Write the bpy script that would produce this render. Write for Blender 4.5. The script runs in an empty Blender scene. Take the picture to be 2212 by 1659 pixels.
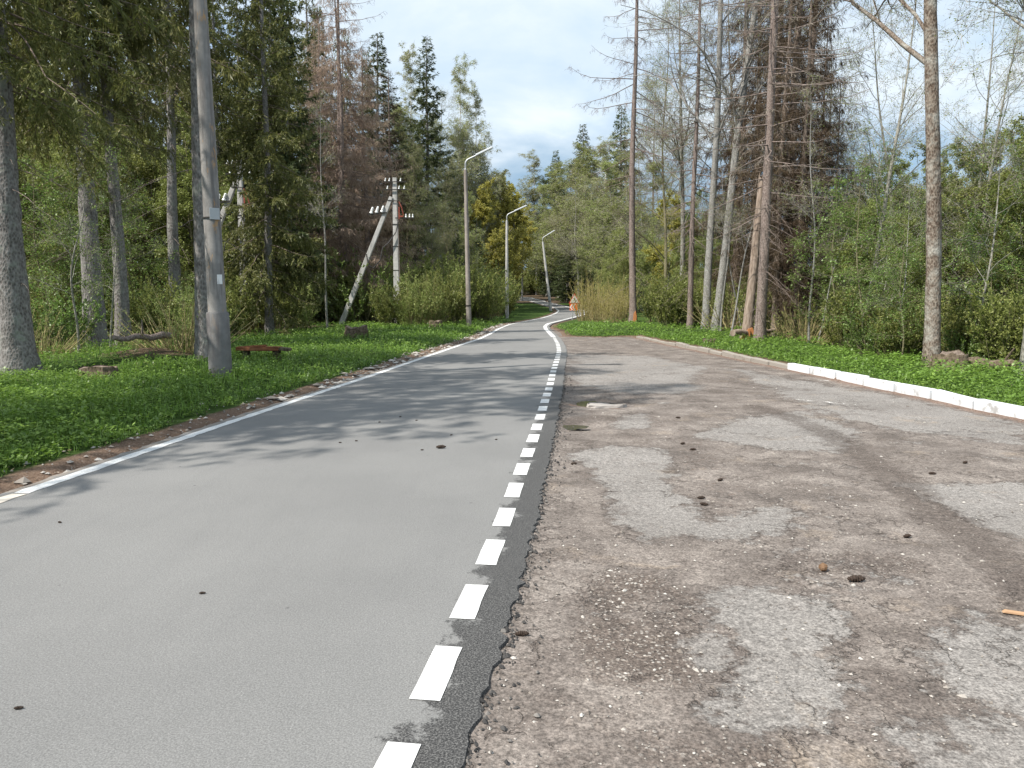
import bpy, math, numpy as np
from mathutils import Vector, Matrix, noise as mnoise

SC = bpy.context.scene
COL = SC.collection
PI = math.pi

# ------------------------------------------------------------------ camera
CAM_H, FPX, CU, CV = 1.6, 1660.0, 1106.0, 829.5
PITCH = math.atan(189.5 / FPX)
cam_d = bpy.data.cameras.new('camera')
cam_d.sensor_width = 36.0
cam_d.lens = 36.0 * FPX / 2212.0
cam_d.clip_start, cam_d.clip_end = 0.05, 3000.0
cam = bpy.data.objects.new('camera', cam_d)
COL.objects.link(cam)
cam.location = (0, 0, CAM_H)
cam.rotation_euler = (PI / 2 - PITCH, 0, 0)
SC.camera = cam

# ------------------------------------------------------------------ light
SUN_EL, SUN_AZ = math.radians(51.0), math.radians(-122.0)     # azimuth from +Y towards +X
to_sun = Vector((math.sin(SUN_AZ) * math.cos(SUN_EL), math.cos(SUN_AZ) * math.cos(SUN_EL), math.sin(SUN_EL)))
sl = bpy.data.lights.new('sun', 'SUN')
sl.energy, sl.angle, sl.color = 4.8, math.radians(0.6), (1.0, 0.95, 0.87)
so = bpy.data.objects.new('sun', sl)
COL.objects.link(so)
so.rotation_euler = to_sun.to_track_quat('Z', 'Y').to_euler()
so.location = (-40, -10, 40)

W = bpy.data.worlds.new('World')
SC.world = W
W.use_nodes = True
wt = W.node_tree
wt.nodes.clear()


class NT:
    """small helper for node trees"""
    def __init__(s, t): s.t = t
    def n(s, typ, **kw):
        nd = s.t.nodes.new(typ)
        for k, v in kw.items(): setattr(nd, k, v)
        return nd
    def put(s, sock, v):
        if isinstance(v, bpy.types.NodeSocket): s.t.links.new(v, sock)
        elif v is not None: sock.default_value = v
    def math(s, op, a, b=None, c=None, clamp=False):
        nd = s.n('ShaderNodeMath', operation=op, use_clamp=clamp)
        s.put(nd.inputs[0], a); s.put(nd.inputs[1], b)
        if c is not None: s.put(nd.inputs[2], c)
        return nd.outputs[0]
    def vmath(s, op, a, b=None, out=0):
        nd = s.n('ShaderNodeVectorMath', operation=op)
        s.put(nd.inputs[0], a); s.put(nd.inputs[1], b)
        return nd.outputs[out]
    def scale(s, a, k):
        nd = s.n('ShaderNodeVectorMath', operation='SCALE')
        s.put(nd.inputs[0], a); s.put(nd.inputs['Scale'], k)
        return nd.outputs[0]
    def noise(s, vec, scale, detail=3.0, rough=0.55, dist=0.0, col=False):
        nd = s.n('ShaderNodeTexNoise')
        s.put(nd.inputs['Vector'], vec); s.put(nd.inputs['Scale'], scale)
        s.put(nd.inputs['Detail'], detail); s.put(nd.inputs['Roughness'], rough); s.put(nd.inputs['Distortion'], dist)
        return nd.outputs[1 if col else 0]
    def vor(s, vec, scale, feature='F1', out='Distance', rnd=1.0):
        nd = s.n('ShaderNodeTexVoronoi', feature=feature)
        s.put(nd.inputs['Vector'], vec); s.put(nd.inputs['Scale'], scale); s.put(nd.inputs['Randomness'], rnd)
        return nd.outputs[out]
    def ramp(s, f, stops, interp='LINEAR'):
        nd = s.n('ShaderNodeValToRGB')
        cr = nd.color_ramp; cr.interpolation = interp
        while len(cr.elements) < len(stops): cr.elements.new(0.5)
        for e, (p, c) in zip(cr.elements, stops):
            e.position = p
            e.color = (c, c, c, 1) if isinstance(c, (int, float)) else tuple(c) + (1,)
        s.put(nd.inputs[0], f)
        return nd.outputs[0]
    def step(s, f, lo, hi):
        nd = s.n('ShaderNodeMapRange', interpolation_type='SMOOTHSTEP')
        s.put(nd.inputs[0], f); s.put(nd.inputs[1], lo); s.put(nd.inputs[2], hi)
        return nd.outputs[0]
    def mix(s, f, a, b, mode='MIX'):
        nd = s.n('ShaderNodeMix', data_type='RGBA', blend_type=mode)
        s.put(nd.inputs[0], f)
        for i, v in ((6, a), (7, b)):
            if isinstance(v, (tuple, list)) and len(v) == 3: v = tuple(v) + (1,)
            s.put(nd.inputs[i], v)
        return nd.outputs[2]
    def attr(s, name, out='Fac'):
        return s.n('ShaderNodeAttribute', attribute_name=name).outputs[out]
    def obj(s): return s.n('ShaderNodeTexCoord').outputs['Object']
    def objrand(s): return s.n('ShaderNodeObjectInfo').outputs['Random']
    def sep(s, v):
        nd = s.n('ShaderNodeSeparateXYZ'); s.put(nd.inputs[0], v); return nd.outputs
    def comb(s, x, y, z):
        nd = s.n('ShaderNodeCombineXYZ')
        for i, v in enumerate((x, y, z)): s.put(nd.inputs[i], v)
        return nd.outputs[0]
    def bump(s, h, strength=0.5, dist=0.01):
        nd = s.n('ShaderNodeBump'); s.put(nd.inputs['Height'], h)
        nd.inputs['Strength'].default_value = strength; nd.inputs['Distance'].default_value = dist
        return nd.outputs[0]


w = NT(wt)
sky = w.n('ShaderNodeTexSky', sky_type='NISHITA', sun_disc=False)
sky.sun_elevation = SUN_EL
sky.sun_rotation = SUN_AZ
sky.altitude, sky.air_density, sky.dust_density, sky.ozone_density = 150, 1.0, 1.2, 1.2
wdir = w.n('ShaderNodeTexCoord').outputs['Generated']
dx, dy, dz = w.sep(wdir)
den = w.math('ADD', w.math('MAXIMUM', dz, 0.0), 0.22)
cvec = w.comb(w.math('DIVIDE', dx, den), w.math('DIVIDE', dy, den), 0.0)
cn = w.noise(w.vmath('ADD', cvec, (3.1, 0.4, 1.7)), 1.15, 7.0, 0.52, 0.25)
cm = w.step(cn, 0.22, 0.52)
cn2 = w.noise(w.vmath('ADD', cvec, (7.7, 2.0, 0.3)), 2.4, 6.0, 0.55, 0.2)
ccol = w.ramp(cn2, [(0.30, (4.1, 5.2, 6.3)), (0.52, (5.2, 6.0, 6.7)), (0.72, (6.6, 7.0, 7.3))])
skyc = w.mix(1.0, sky.outputs[0], (1.55, 1.5, 1.45), 'MULTIPLY')
# the low bank of blue grey cloud over the far woods
bank = w.math('MULTIPLY', w.step(w.math('ADD', dz, w.math('MULTIPLY', w.math('SUBTRACT', cn2, 0.5), 0.18)), 0.23, 0.12), 0.75)
upper = w.mix(w.math('MULTIPLY', cm, 0.96), skyc, ccol)
full = w.mix(bank, upper, (1.5, 2.7, 4.0))
bg = w.n('ShaderNodeBackground')
wt.links.new(full, bg.inputs[0])
bg.inputs[1].default_value = 0.108
wo = w.n('ShaderNodeOutputWorld')
wt.links.new(bg.outputs[0], wo.inputs[0])

SC.view_settings.view_transform = 'Standard'
SC.view_settings.look = 'None'
SC.view_settings.gamma = 1.0
SC.view_settings.exposure = 0.55
SC.view_settings.use_curve_mapping = False
SC.cycles.max_bounces = 6
SC.cycles.diffuse_bounces = 3
SC.cycles.glossy_bounces = 2
SC.cycles.transmission_bounces = 4
SC.cycles.transparent_max_bounces = 8
SC.cycles.use_denoising = True

# ------------------------------------------------------------------ terrain and rays
SP, CP = math.sin(PITCH), math.cos(PITCH)


def rise(y):
    return 0.175 * np.logaddexp(0, (np.asarray(y, float) - 85.0) / 5.0)


def ray(u, v):
    a, b = (u - CU) / FPX, (CV - v) / FPX
    return a, CP + b * SP, -SP + b * CP


_ys = np.concatenate([np.arange(0.4, 40, 0.01), np.arange(40, 260, 0.05)])
_rs = rise(_ys)


def gp(u, v):
    """photo point -> the place on the ground"""
    a, dy_, dz_ = ray(u, v)
    z = CAM_H + _ys * dz_ / dy_
    i = int(np.argmax(z <= _rs))
    y = _ys[i]
    return (a / dy_ * y, y)


def at(u, d):
    """a point on the ground, d metres ahead, in the direction of the photo column u (read at the horizon)"""
    return ((u - CU) / FPX * (d * CP + CAM_H * SP), d)


def poly(pts): return np.array([gp(*p) for p in pts])


def resample(P, step):
    P = np.asarray(P, float)
    s = np.concatenate([[0], np.cumsum(np.linalg.norm(np.diff(P, axis=0), axis=1))])
    n = max(2, int(s[-1] / step) + 1)
    q = np.linspace(0, s[-1], n)
    return np.stack([np.interp(q, s, P[:, k]) for k in range(P.shape[1])], 1)


def smooth_line(P, step=0.25, it=3):
    Q = resample(P, step)
    k = np.array([1, 2, 3, 2, 1]) / 9.0
    for _ in range(it):
        R = Q.copy()
        for c in range(Q.shape[1]):
            R[2:-2, c] = np.convolve(Q[:, c], k, 'valid')
        Q = R
    return Q


def normals2(P):
    T = np.gradient(P, axis=0)
    T /= np.linalg.norm(T, axis=1)[:, None] + 1e-9
    return np.stack([T[:, 1], -T[:, 0]], 1)          # right-hand side


def dist_poly(X, Y, P):
    """distance of points to an open polyline"""
    D = np.full(X.shape, 1e9)
    for (x0, y0), (x1, y1) in zip(P[:-1], P[1:]):
        ex, ey = x1 - x0, y1 - y0
        l2 = ex * ex + ey * ey + 1e-12
        t = np.clip(((X - x0) * ex + (Y - y0) * ey) / l2, 0, 1)
        D = np.minimum(D, (X - x0 - t * ex) ** 2 + (Y - y0 - t * ey) ** 2)
    return np.sqrt(D)


def inside(X, Y, P):
    r = np.zeros(X.shape, bool)
    n = len(P)
    for i in range(n):
        x0, y0 = P[i]; x1, y1 = P[(i + 1) % n]
        c = ((y0 > Y) != (y1 > Y)) & (X < (x1 - x0) * (Y - y0) / (y1 - y0 + 1e-12) + x0)
        r ^= c
    return r


def sdist(X, Y, P):
    """positive inside a closed polygon"""
    C = np.vstack([P, P[:1]])
    d = dist_poly(X, Y, C)
    return np.where(inside(X, Y, P), d, -d)


# left line, right line, kerb: read from the photograph, then laid on the ground
LL = poly([(40, 1075), (300, 985), (450, 933), (650, 865), (800, 815), (900, 780), (980, 752), (1035, 734), (1060, 722), (1076, 712),
           (1100, 702), (1130, 696), (1170, 688), (1190, 682), (1203, 676), (1207, 671), (1200, 666), (1190, 663), (1170, 657), (1145, 650)])
LL = np.vstack([LL[0] + (LL[0] - LL[1]) * 4.0, LL, LL[-1] + (-8, 6), LL[-1] + (-24, 15)])
RL = poly([(865, 1640), (950, 1455), (1020, 1300), (1063, 1198), (1092, 1120), (1112, 1061), (1128, 1017), (1141, 981), (1152, 952),
           (1160, 926), (1167, 905), (1180, 860), (1187, 840), (1195, 805), (1203, 780), (1208, 760), (1205, 745), (1198, 732),
           (1187, 720), (1179, 712), (1177, 706), (1184, 700), (1200, 696), (1220, 691), (1240, 686), (1258, 681)])
RL = np.vstack([RL[0] + (RL[0] - RL[1]) / np.linalg.norm(RL[0] - RL[1]) * 9.0, RL, [(6.9, 70), (7.5, 77), (7.5, 84)],
                poly([(1230, 664), (1190, 655), (1145, 643)])])
RL = np.vstack([RL, RL[-1] + (-8, 7), RL[-1] + (-24, 18)])
LL = smooth_line(LL, 0.25, 3)
RL = smooth_line(RL, 0.25, 3)
LE = LL - normals2(LL) * 0.17
RE = RL + normals2(RL) * 0.23
KB = poly([(1362, 727), (1400, 735), (1450, 746), (1480, 752), (1540, 764), (1600, 777), (1660, 789), (1735, 805), (1850, 828), (1950, 850),
           (2050, 872), (2150, 894), (2212, 907)])[::-1]
KB = np.vstack([KB[0] + (KB[0] - KB[1]) / np.linalg.norm(KB[0] - KB[1]) * 12.0, KB])
KB = smooth_line(KB, 0.25, 3)                         # from behind the camera to the far end
ROAD_POLY = np.vstack([LE[::4], RE[::-1][::4]])
yR = RE[:np.argmax(RE[:, 1] > 38.5)]
LOT_POLY = np.vstack([yR[::4], [gp(1200, 712), gp(1216, 727), gp(1300, 729.5)], KB[::-1][::4]])


# ------------------------------------------------------------------ meshes
def link(o, parent=None):
    COL.objects.link(o)
    if parent is not None: o.parent = parent
    return o


def mesh_np(name, V, quads=None, tris=None, mats=(), qm=None, tm=None, smooth=True, fattr=None, vattr=None):
    V = np.asarray(V, np.float32).reshape(-1, 3)
    me = bpy.data.meshes.new(name)
    q = np.zeros((0, 4), np.int32) if quads is None else np.asarray(quads, np.int32).reshape(-1, 4)
    t = np.zeros((0, 3), np.int32) if tris is None else np.asarray(tris, np.int32).reshape(-1, 3)
    nq, ntr = len(q), len(t)
    me.vertices.add(len(V)); me.vertices.foreach_set('co', V.ravel())
    me.loops.add(nq * 4 + ntr * 3)
    me.loops.foreach_set('vertex_index', np.concatenate([q.ravel(), t.ravel()]))
    me.polygons.add(nq + ntr)
    me.polygons.foreach_set('loop_start', np.concatenate([np.arange(nq) * 4, nq * 4 + np.arange(ntr) * 3]).astype(np.int32))
    mi = np.concatenate([np.zeros(nq, np.int32) if qm is None else np.asarray(qm, np.int32),
                         np.zeros(ntr, np.int32) if tm is None else np.asarray(tm, np.int32)])
    me.polygons.foreach_set('material_index', mi)
    sm = np.full(nq + ntr, smooth) if isinstance(smooth, bool) else np.asarray(smooth)
    me.polygons.foreach_set('use_smooth', sm)
    for m in mats: me.materials.append(m)
    if fattr is not None:
        a = me.attributes.new('rnd', 'FLOAT', 'FACE'); a.data.foreach_set('value', np.asarray(fattr, np.float32))
    for k, v in (vattr or {}).items():
        a = me.attributes.new(k, 'FLOAT', 'POINT'); a.data.foreach_set('value', np.asarray(v, np.float32).ravel())
    me.update(calc_edges=True)
    return me


def grid_quads(nr, nc):
    i = np.arange((nr - 1) * (nc - 1)); r, c = i // (nc - 1), i % (nc - 1)
    a = r * nc + c
    return np.stack([a, a + 1, a + nc + 1, a + nc], 1)


class MB:
    """collects boxes, tubes and plates for ONE part"""
    def __init__(s): s.v, s.f, s.m, s.k = [], [], [], 0
    def add(s, V, F, m=0):
        V = [tuple(p) for p in V]
        s.f += [tuple(i + s.k for i in f) for f in F]; s.m += [m] * len(F)
        s.v += V; s.k += len(V)
        return s
    def box(s, c, size, rot=None, m=0, taper=1.0):
        hx, hy, hz = size[0] / 2, size[1] / 2, size[2] / 2
        R = rot or Matrix.Identity(3)
        V = []
        for z in (-hz, hz):
            k = taper if z > 0 else 1.0
            for x, y in ((-hx, -hy), (hx, -hy), (hx, hy), (-hx, hy)):
                V.append(Vector(c) + R @ Vector((x * k, y * k, z)))
        return s.add(V, [(3, 2, 1, 0), (4, 5, 6, 7), (0, 1, 5, 4), (1, 2, 6, 5), (2, 3, 7, 6), (3, 0, 4, 7)], m)
    def tube(s, pts, rad, sides=10, m=0, caps=True, twist=0.0):
        P = [Vector(p) for p in pts]
        n = len(P)
        if isinstance(rad, (int, float)): rad = [rad] * n
        V, F = [], []
        T0 = (P[-1] - P[0]).normalized()
        ref = Vector((0, 0, 1)) if abs(T0.z) < 0.9 else Vector((1, 0, 0))
        for i in range(n):
            T = (P[min(i + 1, n - 1)] - P[max(i - 1, 0)]).normalized()
            a = T.cross(ref).normalized(); b = T.cross(a)
            for k in range(sides):
                t = 2 * PI * k / sides + twist
                V.append(P[i] + (a * math.cos(t) + b * math.sin(t)) * rad[i])
        for i in range(n - 1):
            for k in range(sides):
                k2 = (k + 1) % sides
                F.append((i * sides + k, i * sides + k2, (i + 1) * sides + k2, (i + 1) * sides + k))
        if caps:
            F.append(tuple(range(sides - 1, -1, -1)))
            F.append(tuple((n - 1) * sides + k for k in range(sides)))
        return s.add(V, F, m)
    def prism(s, outline, y0, y1, m=0):
        """outline in x,z pushed along y"""
        n = len(outline)
        V = [(x, y0, z) for x, z in outline] + [(x, y1, z) for x, z in outline]
        F = [tuple(range(n)), tuple(range(2 * n - 1, n - 1, -1))]
        F += [(i, i + n, (i + 1) % n + n, (i + 1) % n) for i in range(n)]
        return s.add(V, F, m)
    def mesh(s, name, mats, smooth=False, bevel=0.0):
        me = bpy.data.meshes.new(name)
        me.from_pydata(s.v, [], s.f)
        me.polygons.foreach_set('material_index', s.m)
        for m in (mats if isinstance(mats, (list, tuple)) else [mats]): me.materials.append(m)
        if bevel > 0:
            import bmesh
            bm = bmesh.new(); bm.from_mesh(me)
            bmesh.ops.recalc_face_normals(bm, faces=bm.faces)
            bmesh.ops.bevel(bm, geom=list(bm.edges), offset=bevel, segments=2, affect='EDGES', profile=0.6)
            bm.to_mesh(me); bm.free()
        else:
            import bmesh
            bm = bmesh.new(); bm.from_mesh(me)
            bmesh.ops.recalc_face_normals(bm, faces=bm.faces)
            bm.to_mesh(me); bm.free()
        if smooth:
            me.polygons.foreach_set('use_smooth', [True] * len(me.polygons))
            me.set_sharp_from_angle(angle=math.radians(40))
        return me
    def build(s, name, mats, parent=None, smooth=False, bevel=0.0):
        return link(bpy.data.objects.new(name, s.mesh(name, mats, smooth, bevel)), parent)


def tag(o, label=None, cat=None, group=None, kind=None):
    if label: o['label'] = label
    if cat: o['category'] = cat
    if group: o['group'] = group
    if kind: o['kind'] = kind
    return o


def empty(name, loc, rz=0.0, parent=None):
    o = bpy.data.objects.new(name, None)
    o.empty_display_size = 0.2
    o.location = loc; o.rotation_euler = (0, 0, rz)
    return link(o, parent)


# ------------------------------------------------------------------ materials
def mat(name, fn):
    m = bpy.data.materials.new(name); m.use_nodes = True
    t = m.node_tree; t.nodes.clear()
    k = NT(t); out = k.n('ShaderNodeOutputMaterial')
    t.links.new(fn(k), out.inputs[0])
    return m


def pbsdf(k, col, rough=0.8, normal=None, spec=0.3, metal=0.0):
    b = k.n('ShaderNodeBsdfPrincipled')
    if isinstance(col, (tuple, list)): col = tuple(col) + (1,)
    k.put(b.inputs['Base Color'], col); k.put(b.inputs['Roughness'], rough)
    b.inputs['Specular IOR Level'].default_value = spec; b.inputs['Metallic'].default_value = metal
    if normal is not None: k.put(b.inputs['Normal'], normal)
    return b.outputs[0]


def leaf_mat(name, c1, c2, c3=None, trans=0.35, gloss=0.05, var=0.25):
    def f(k):
        r = k.attr('rnd')
        stops = [(0.0, c1), (1.0, c2)] if c3 is None else [(0.0, c1), (0.6, c2), (1.0, c3)]
        col = k.ramp(r, stops)
        big = k.noise(k.obj(), 0.45, 2.0)
        v = k.math('ADD', k.math('MULTIPLY', k.objrand(), var), k.math('MULTIPLY', big, 0.5))
        v = k.math('ADD', v, 0.75 - var / 2)
        hsv = k.n('ShaderNodeHueSaturation')
        k.put(hsv.inputs['Color'], col); k.put(hsv.inputs['Value'], v)
        k.put(hsv.inputs['Hue'], k.math('ADD', 0.49, k.math('MULTIPLY', k.objrand(), 0.02)))
        c = hsv.outputs[0]
        d = k.n('ShaderNodeBsdfDiffuse'); k.put(d.inputs[0], c)
        t = k.n('ShaderNodeBsdfTranslucent'); k.put(t.inputs[0], c)
        m = k.n('ShaderNodeMixShader'); m.inputs[0].default_value = trans
        k.put(m.inputs[1], d.outputs[0]); k.put(m.inputs[2], t.outputs[0])
        if gloss <= 0: return m.outputs[0]
        g = k.n('ShaderNodeBsdfGlossy'); g.inputs['Roughness'].default_value = 0.5
        m2 = k.n('ShaderNodeMixShader'); m2.inputs[0].default_value = gloss
        k.put(m2.inputs[1], m.outputs[0]); k.put(m2.inputs[2], g.outputs[0])
        return m2.outputs[0]
    return mat(name, f)


def bark_mat(name, dark, mid, light, sc=9.0, stretch=0.35, lichen=None, lich=0.0, bump=0.9, bands=False):
    def f(k):
        o = k.vmath('ADD', k.obj(), k.comb(k.math('MULTIPLY', k.objrand(), 13.0), 0.0, k.math('MULTIPLY', k.objrand(), 29.0)))
        v = k.vmath('MULTIPLY', o, (sc, sc, sc * stretch))
        n1 = k.noise(v, 1.0, 6.0, 0.65, 0.6)
        n2 = k.vor(v, 2.2)
        h = k.math('ADD', k.math('MULTIPLY', n1, 0.7), k.math('MULTIPLY', n2, 0.45))
        col = k.ramp(h, [(0.30, dark), (0.52, mid), (0.78, light)])
        big = k.noise(o, 0.9, 4.0, 0.6)
        col = k.mix(k.step(big, 0.45, 0.75), col, k.mix(0.5, col, light))
        if bands:      # birch: dark bands and scars
            vb = k.vmath('MULTIPLY', o, (1.6, 1.6, 11.0))
            nb = k.noise(vb, 1.0, 4.0, 0.6, 0.4)
            col = k.mix(k.step(nb, 0.56, 0.64), col, (0.05, 0.04, 0.035))
        if lichen is not None:
            ln = k.noise(o, 3.2, 5.0, 0.7)
            col = k.mix(k.math('MULTIPLY', k.step(ln, 0.62 - 0.25 * lich, 0.72), 0.85), col, lichen)
        return pbsdf(k, col, 0.9, k.bump(h, bump, 0.03), 0.15)
    return mat(name, f)


def plain(name, col, rough=0.6, metal=0.0, var=0.15, sc=6.0, bump=0.1, spec=0.35):
    def f(k):
        n = k.noise(k.obj(), sc, 5.0, 0.6)
        c = k.mix(n, tuple(x * (1 - var) for x in col), tuple(min(1, x * (1 + var)) for x in col))
        return pbsdf(k, c, rough, k.bump(n, bump, 0.01), spec, metal)
    return mat(name, f)


M = {}
# needles and leaves: base colours
M['spruce'] = leaf_mat('spruce needles', (0.045, 0.066, 0.022), (0.092, 0.122, 0.038), (0.15, 0.16, 0.06), 0.35, 0.04)
M['spruce_olive'] = leaf_mat('olive spruce needles', (0.085, 0.098, 0.024), (0.175, 0.185, 0.052), (0.30, 0.265, 0.105), 0.38, 0.03)
M['brown'] = leaf_mat('dead brown needles', (0.27, 0.20, 0.145), (0.46, 0.36, 0.27), (0.58, 0.47, 0.37), 0.42, 0.0)
M['darkbrown'] = leaf_mat('dark dead twigs', (0.045, 0.033, 0.022), (0.095, 0.068, 0.045), (0.15, 0.115, 0.08), 0.15, 0.0)
M['twig'] = leaf_mat('fine twigs', (0.16, 0.135, 0.105), (0.29, 0.25, 0.205), (0.40, 0.36, 0.30), 0.1, 0.0)
M['twig_red'] = leaf_mat('reddish dead twigs', (0.10, 0.062, 0.050), (0.17, 0.11, 0.09), (0.22, 0.155, 0.125), 0.1, 0.0)
M['birch_leaf'] = leaf_mat('young birch leaves', (0.22, 0.24, 0.085), (0.36, 0.38, 0.15), (0.50, 0.51, 0.27), 0.45, 0.03)
M['young_leaf'] = leaf_mat('fresh spring leaves', (0.10, 0.16, 0.032), (0.19, 0.29, 0.06), (0.30, 0.41, 0.12), 0.45, 0.05)
M['bud_leaf'] = leaf_mat('small opening leaves', (0.16, 0.19, 0.05), (0.29, 0.33, 0.095), (0.41, 0.45, 0.17), 0.4, 0.03)
M['thicket_leaf'] = leaf_mat('thicket leaves', (0.14, 0.165, 0.04), (0.25, 0.28, 0.072), (0.37, 0.39, 0.13), 0.4, 0.03)
M['maple_leaf'] = leaf_mat('yellow maple flowers', (0.25, 0.23, 0.05), (0.42, 0.39, 0.09), (0.58, 0.54, 0.18), 0.5, 0.02)
M['willow_leaf'] = leaf_mat('willow shoots', (0.17, 0.21, 0.055), (0.29, 0.345, 0.10), (0.42, 0.47, 0.19), 0.4, 0.02)
M['herb'] = leaf_mat('herb leaves', (0.10, 0.18, 0.022), (0.19, 0.315, 0.042), (0.31, 0.44, 0.09), 0.4, 0.06, 0.05)
M['herb_pale'] = leaf_mat('pale herb leaves', (0.095, 0.18, 0.022), (0.19, 0.33, 0.045), (0.31, 0.45, 0.09), 0.4, 0.06, 0.05)
M['litter'] = leaf_mat('old leaves', (0.10, 0.07, 0.045), (0.20, 0.145, 0.095), (0.32, 0.25, 0.18), 0.15, 0.0, 0.05)
# bark
M['bark_spruce'] = bark_mat('spruce bark', (0.060, 0.053, 0.048), (0.165, 0.152, 0.143), (0.285, 0.270, 0.258), 13, 0.45, (0.27, 0.285, 0.245), 0.45)
M['bark_brown'] = bark_mat('brown spruce bark', (0.06, 0.045, 0.036), (0.15, 0.115, 0.092), (0.26, 0.21, 0.175), 10, 0.45)
M['bark_dead'] = bark_mat('dead pinkish bark', (0.09, 0.066, 0.056), (0.20, 0.155, 0.135), (0.30, 0.25, 0.225), 18, 0.45)
M['bark_birch'] = bark_mat('birch bark', (0.26, 0.24, 0.22), (0.46, 0.44, 0.41), (0.62, 0.60, 0.57), 7, 0.6, None, 0, 0.5, True)
M['bark_oldbirch'] = bark_mat('old birch bark', (0.045, 0.032, 0.025), (0.125, 0.092, 0.070), (0.30, 0.255, 0.21), 14, 0.5, (0.40, 0.39, 0.35), 0.7)
M['bark_grey'] = bark_mat('grey bark', (0.10, 0.095, 0.080), (0.21, 0.20, 0.17), (0.33, 0.32, 0.28), 9, 0.5, (0.34, 0.37, 0.33), 0.35)
M['bark_aspen'] = bark_mat('pale lichen bark', (0.11, 0.105, 0.095), (0.21, 0.20, 0.185), (0.33, 0.32, 0.30), 16, 0.6, (0.34, 0.35, 0.325), 0.5)
M['bark_olive'] = bark_mat('olive stems', (0.085, 0.075, 0.045), (0.16, 0.145, 0.085), (0.25, 0.23, 0.14), 14, 0.4)
M['bark_willow'] = bark_mat('willow stems', (0.20, 0.16, 0.075), (0.34, 0.28, 0.135), (0.46, 0.39, 0.21), 14, 0.4)
M['snag'] = bark_mat('bare snag wood', (0.11, 0.080, 0.060), (0.24, 0.185, 0.145), (0.36, 0.29, 0.24), 10, 0.12, None, 0, 0.6)
M['fresh_wood'] = plain('fresh wood', (0.48, 0.20, 0.075), 0.8, 0, 0.25, 14)
M['stump'] = bark_mat('mossy stump', (0.035, 0.026, 0.018), (0.10, 0.075, 0.052), (0.19, 0.15, 0.11), 12, 0.5, (0.06, 0.08, 0.025), 0.4)
# man made
M['white_metal'] = plain('pale grey lamp metal', (0.62, 0.64, 0.66), 0.4, 0.2, 0.08, 8, 0.02)
M['dark_metal'] = plain('dark steel', (0.06, 0.055, 0.05), 0.6, 0.5, 0.3, 12)
M['red_metal'] = plain('red primer steel', (0.30, 0.075, 0.05), 0.7, 0.1, 0.3, 14)
M['insulator'] = plain('white porcelain', (0.82, 0.83, 0.82), 0.25, 0, 0.03, 8, 0.0, 0.5)
M['cable'] = plain('black cable', (0.03, 0.03, 0.03), 0.6)
M['galv'] = plain('galvanised steel', (0.45, 0.46, 0.47), 0.5, 0.5, 0.15, 10)
M['sign_white'] = plain('sign white', (0.78, 0.78, 0.76), 0.45, 0, 0.05, 5, 0.0)
M['sign_red'] = plain('sign red', (0.55, 0.06, 0.03), 0.45, 0, 0.08, 5, 0.0)
M['sign_orange'] = plain('sign orange red', (0.75, 0.15, 0.02), 0.45, 0, 0.08, 5, 0.0)
M['sign_black'] = plain('sign black', (0.03, 0.03, 0.03), 0.5, 0, 0.05, 5, 0.0)
M['plate'] = plain('number plate grey', (0.42, 0.44, 0.45), 0.5, 0.1, 0.08, 20)
M['puddle'] = mat('puddle water', lambda k: pbsdf(k, (0.05, 0.045, 0.04), 0.03, None, 0.6))


def concrete(name, c, stain, orange=0.0):
    def f(k):
        o = k.vmath('ADD', k.obj(), k.comb(0.0, 0.0, k.math('MULTIPLY', k.objrand(), 17.0)))
        n1 = k.noise(o, 5.0, 6.0, 0.65)
        n2 = k.noise(k.vmath('MULTIPLY', o, (9.0, 9.0, 0.9)), 1.0, 5.0, 0.6)
        n3 = k.noise(o, 60.0, 3.0, 0.6)
        col = k.mix(k.step(n1, 0.3, 0.75), tuple(x * 0.72 for x in c), c)
        col = k.mix(k.math('MULTIPLY', k.step(n2, 0.47, 0.66), 0.75), col, stain)
        if orange: col = k.mix(k.math('MULTIPLY', k.step(k.noise(k.vmath('MULTIPLY', o, (7, 7, 2.5)), 1.0, 4.0, 0.7), 0.58, 0.70), orange), col, (0.46, 0.27, 0.11))
        h = k.math('ADD', n1, k.math('MULTIPLY', n3, 0.3))
        return pbsdf(k, col, 0.9, k.bump(h, 0.35, 0.01), 0.2)
    return mat(name, f)


M['conc_near'] = concrete('weathered grey concrete', (0.31, 0.295, 0.28), (0.13, 0.12, 0.115), 0.75)
M['conc_base'] = concrete('dark grey concrete', (0.21, 0.205, 0.20), (0.11, 0.10, 0.10), 0.15)
M['conc_far'] = concrete('pinkish concrete', (0.36, 0.315, 0.285), (0.20, 0.17, 0.15))
M['conc_pale'] = concrete('pale concrete', (0.58, 0.565, 0.54), (0.30, 0.29, 0.27))
M['rust'] = mat('rusty boards', lambda k: pbsdf(k, k.ramp(k.noise(k.vmath('MULTIPLY', k.obj(), (2, 16, 16)), 1.0, 6.0, 0.65),
                [(0.3, (0.06, 0.024, 0.014)), (0.5, (0.19, 0.075, 0.038)), (0.72, (0.34, 0.165, 0.09))]), 0.9, None, 0.15))


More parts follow.
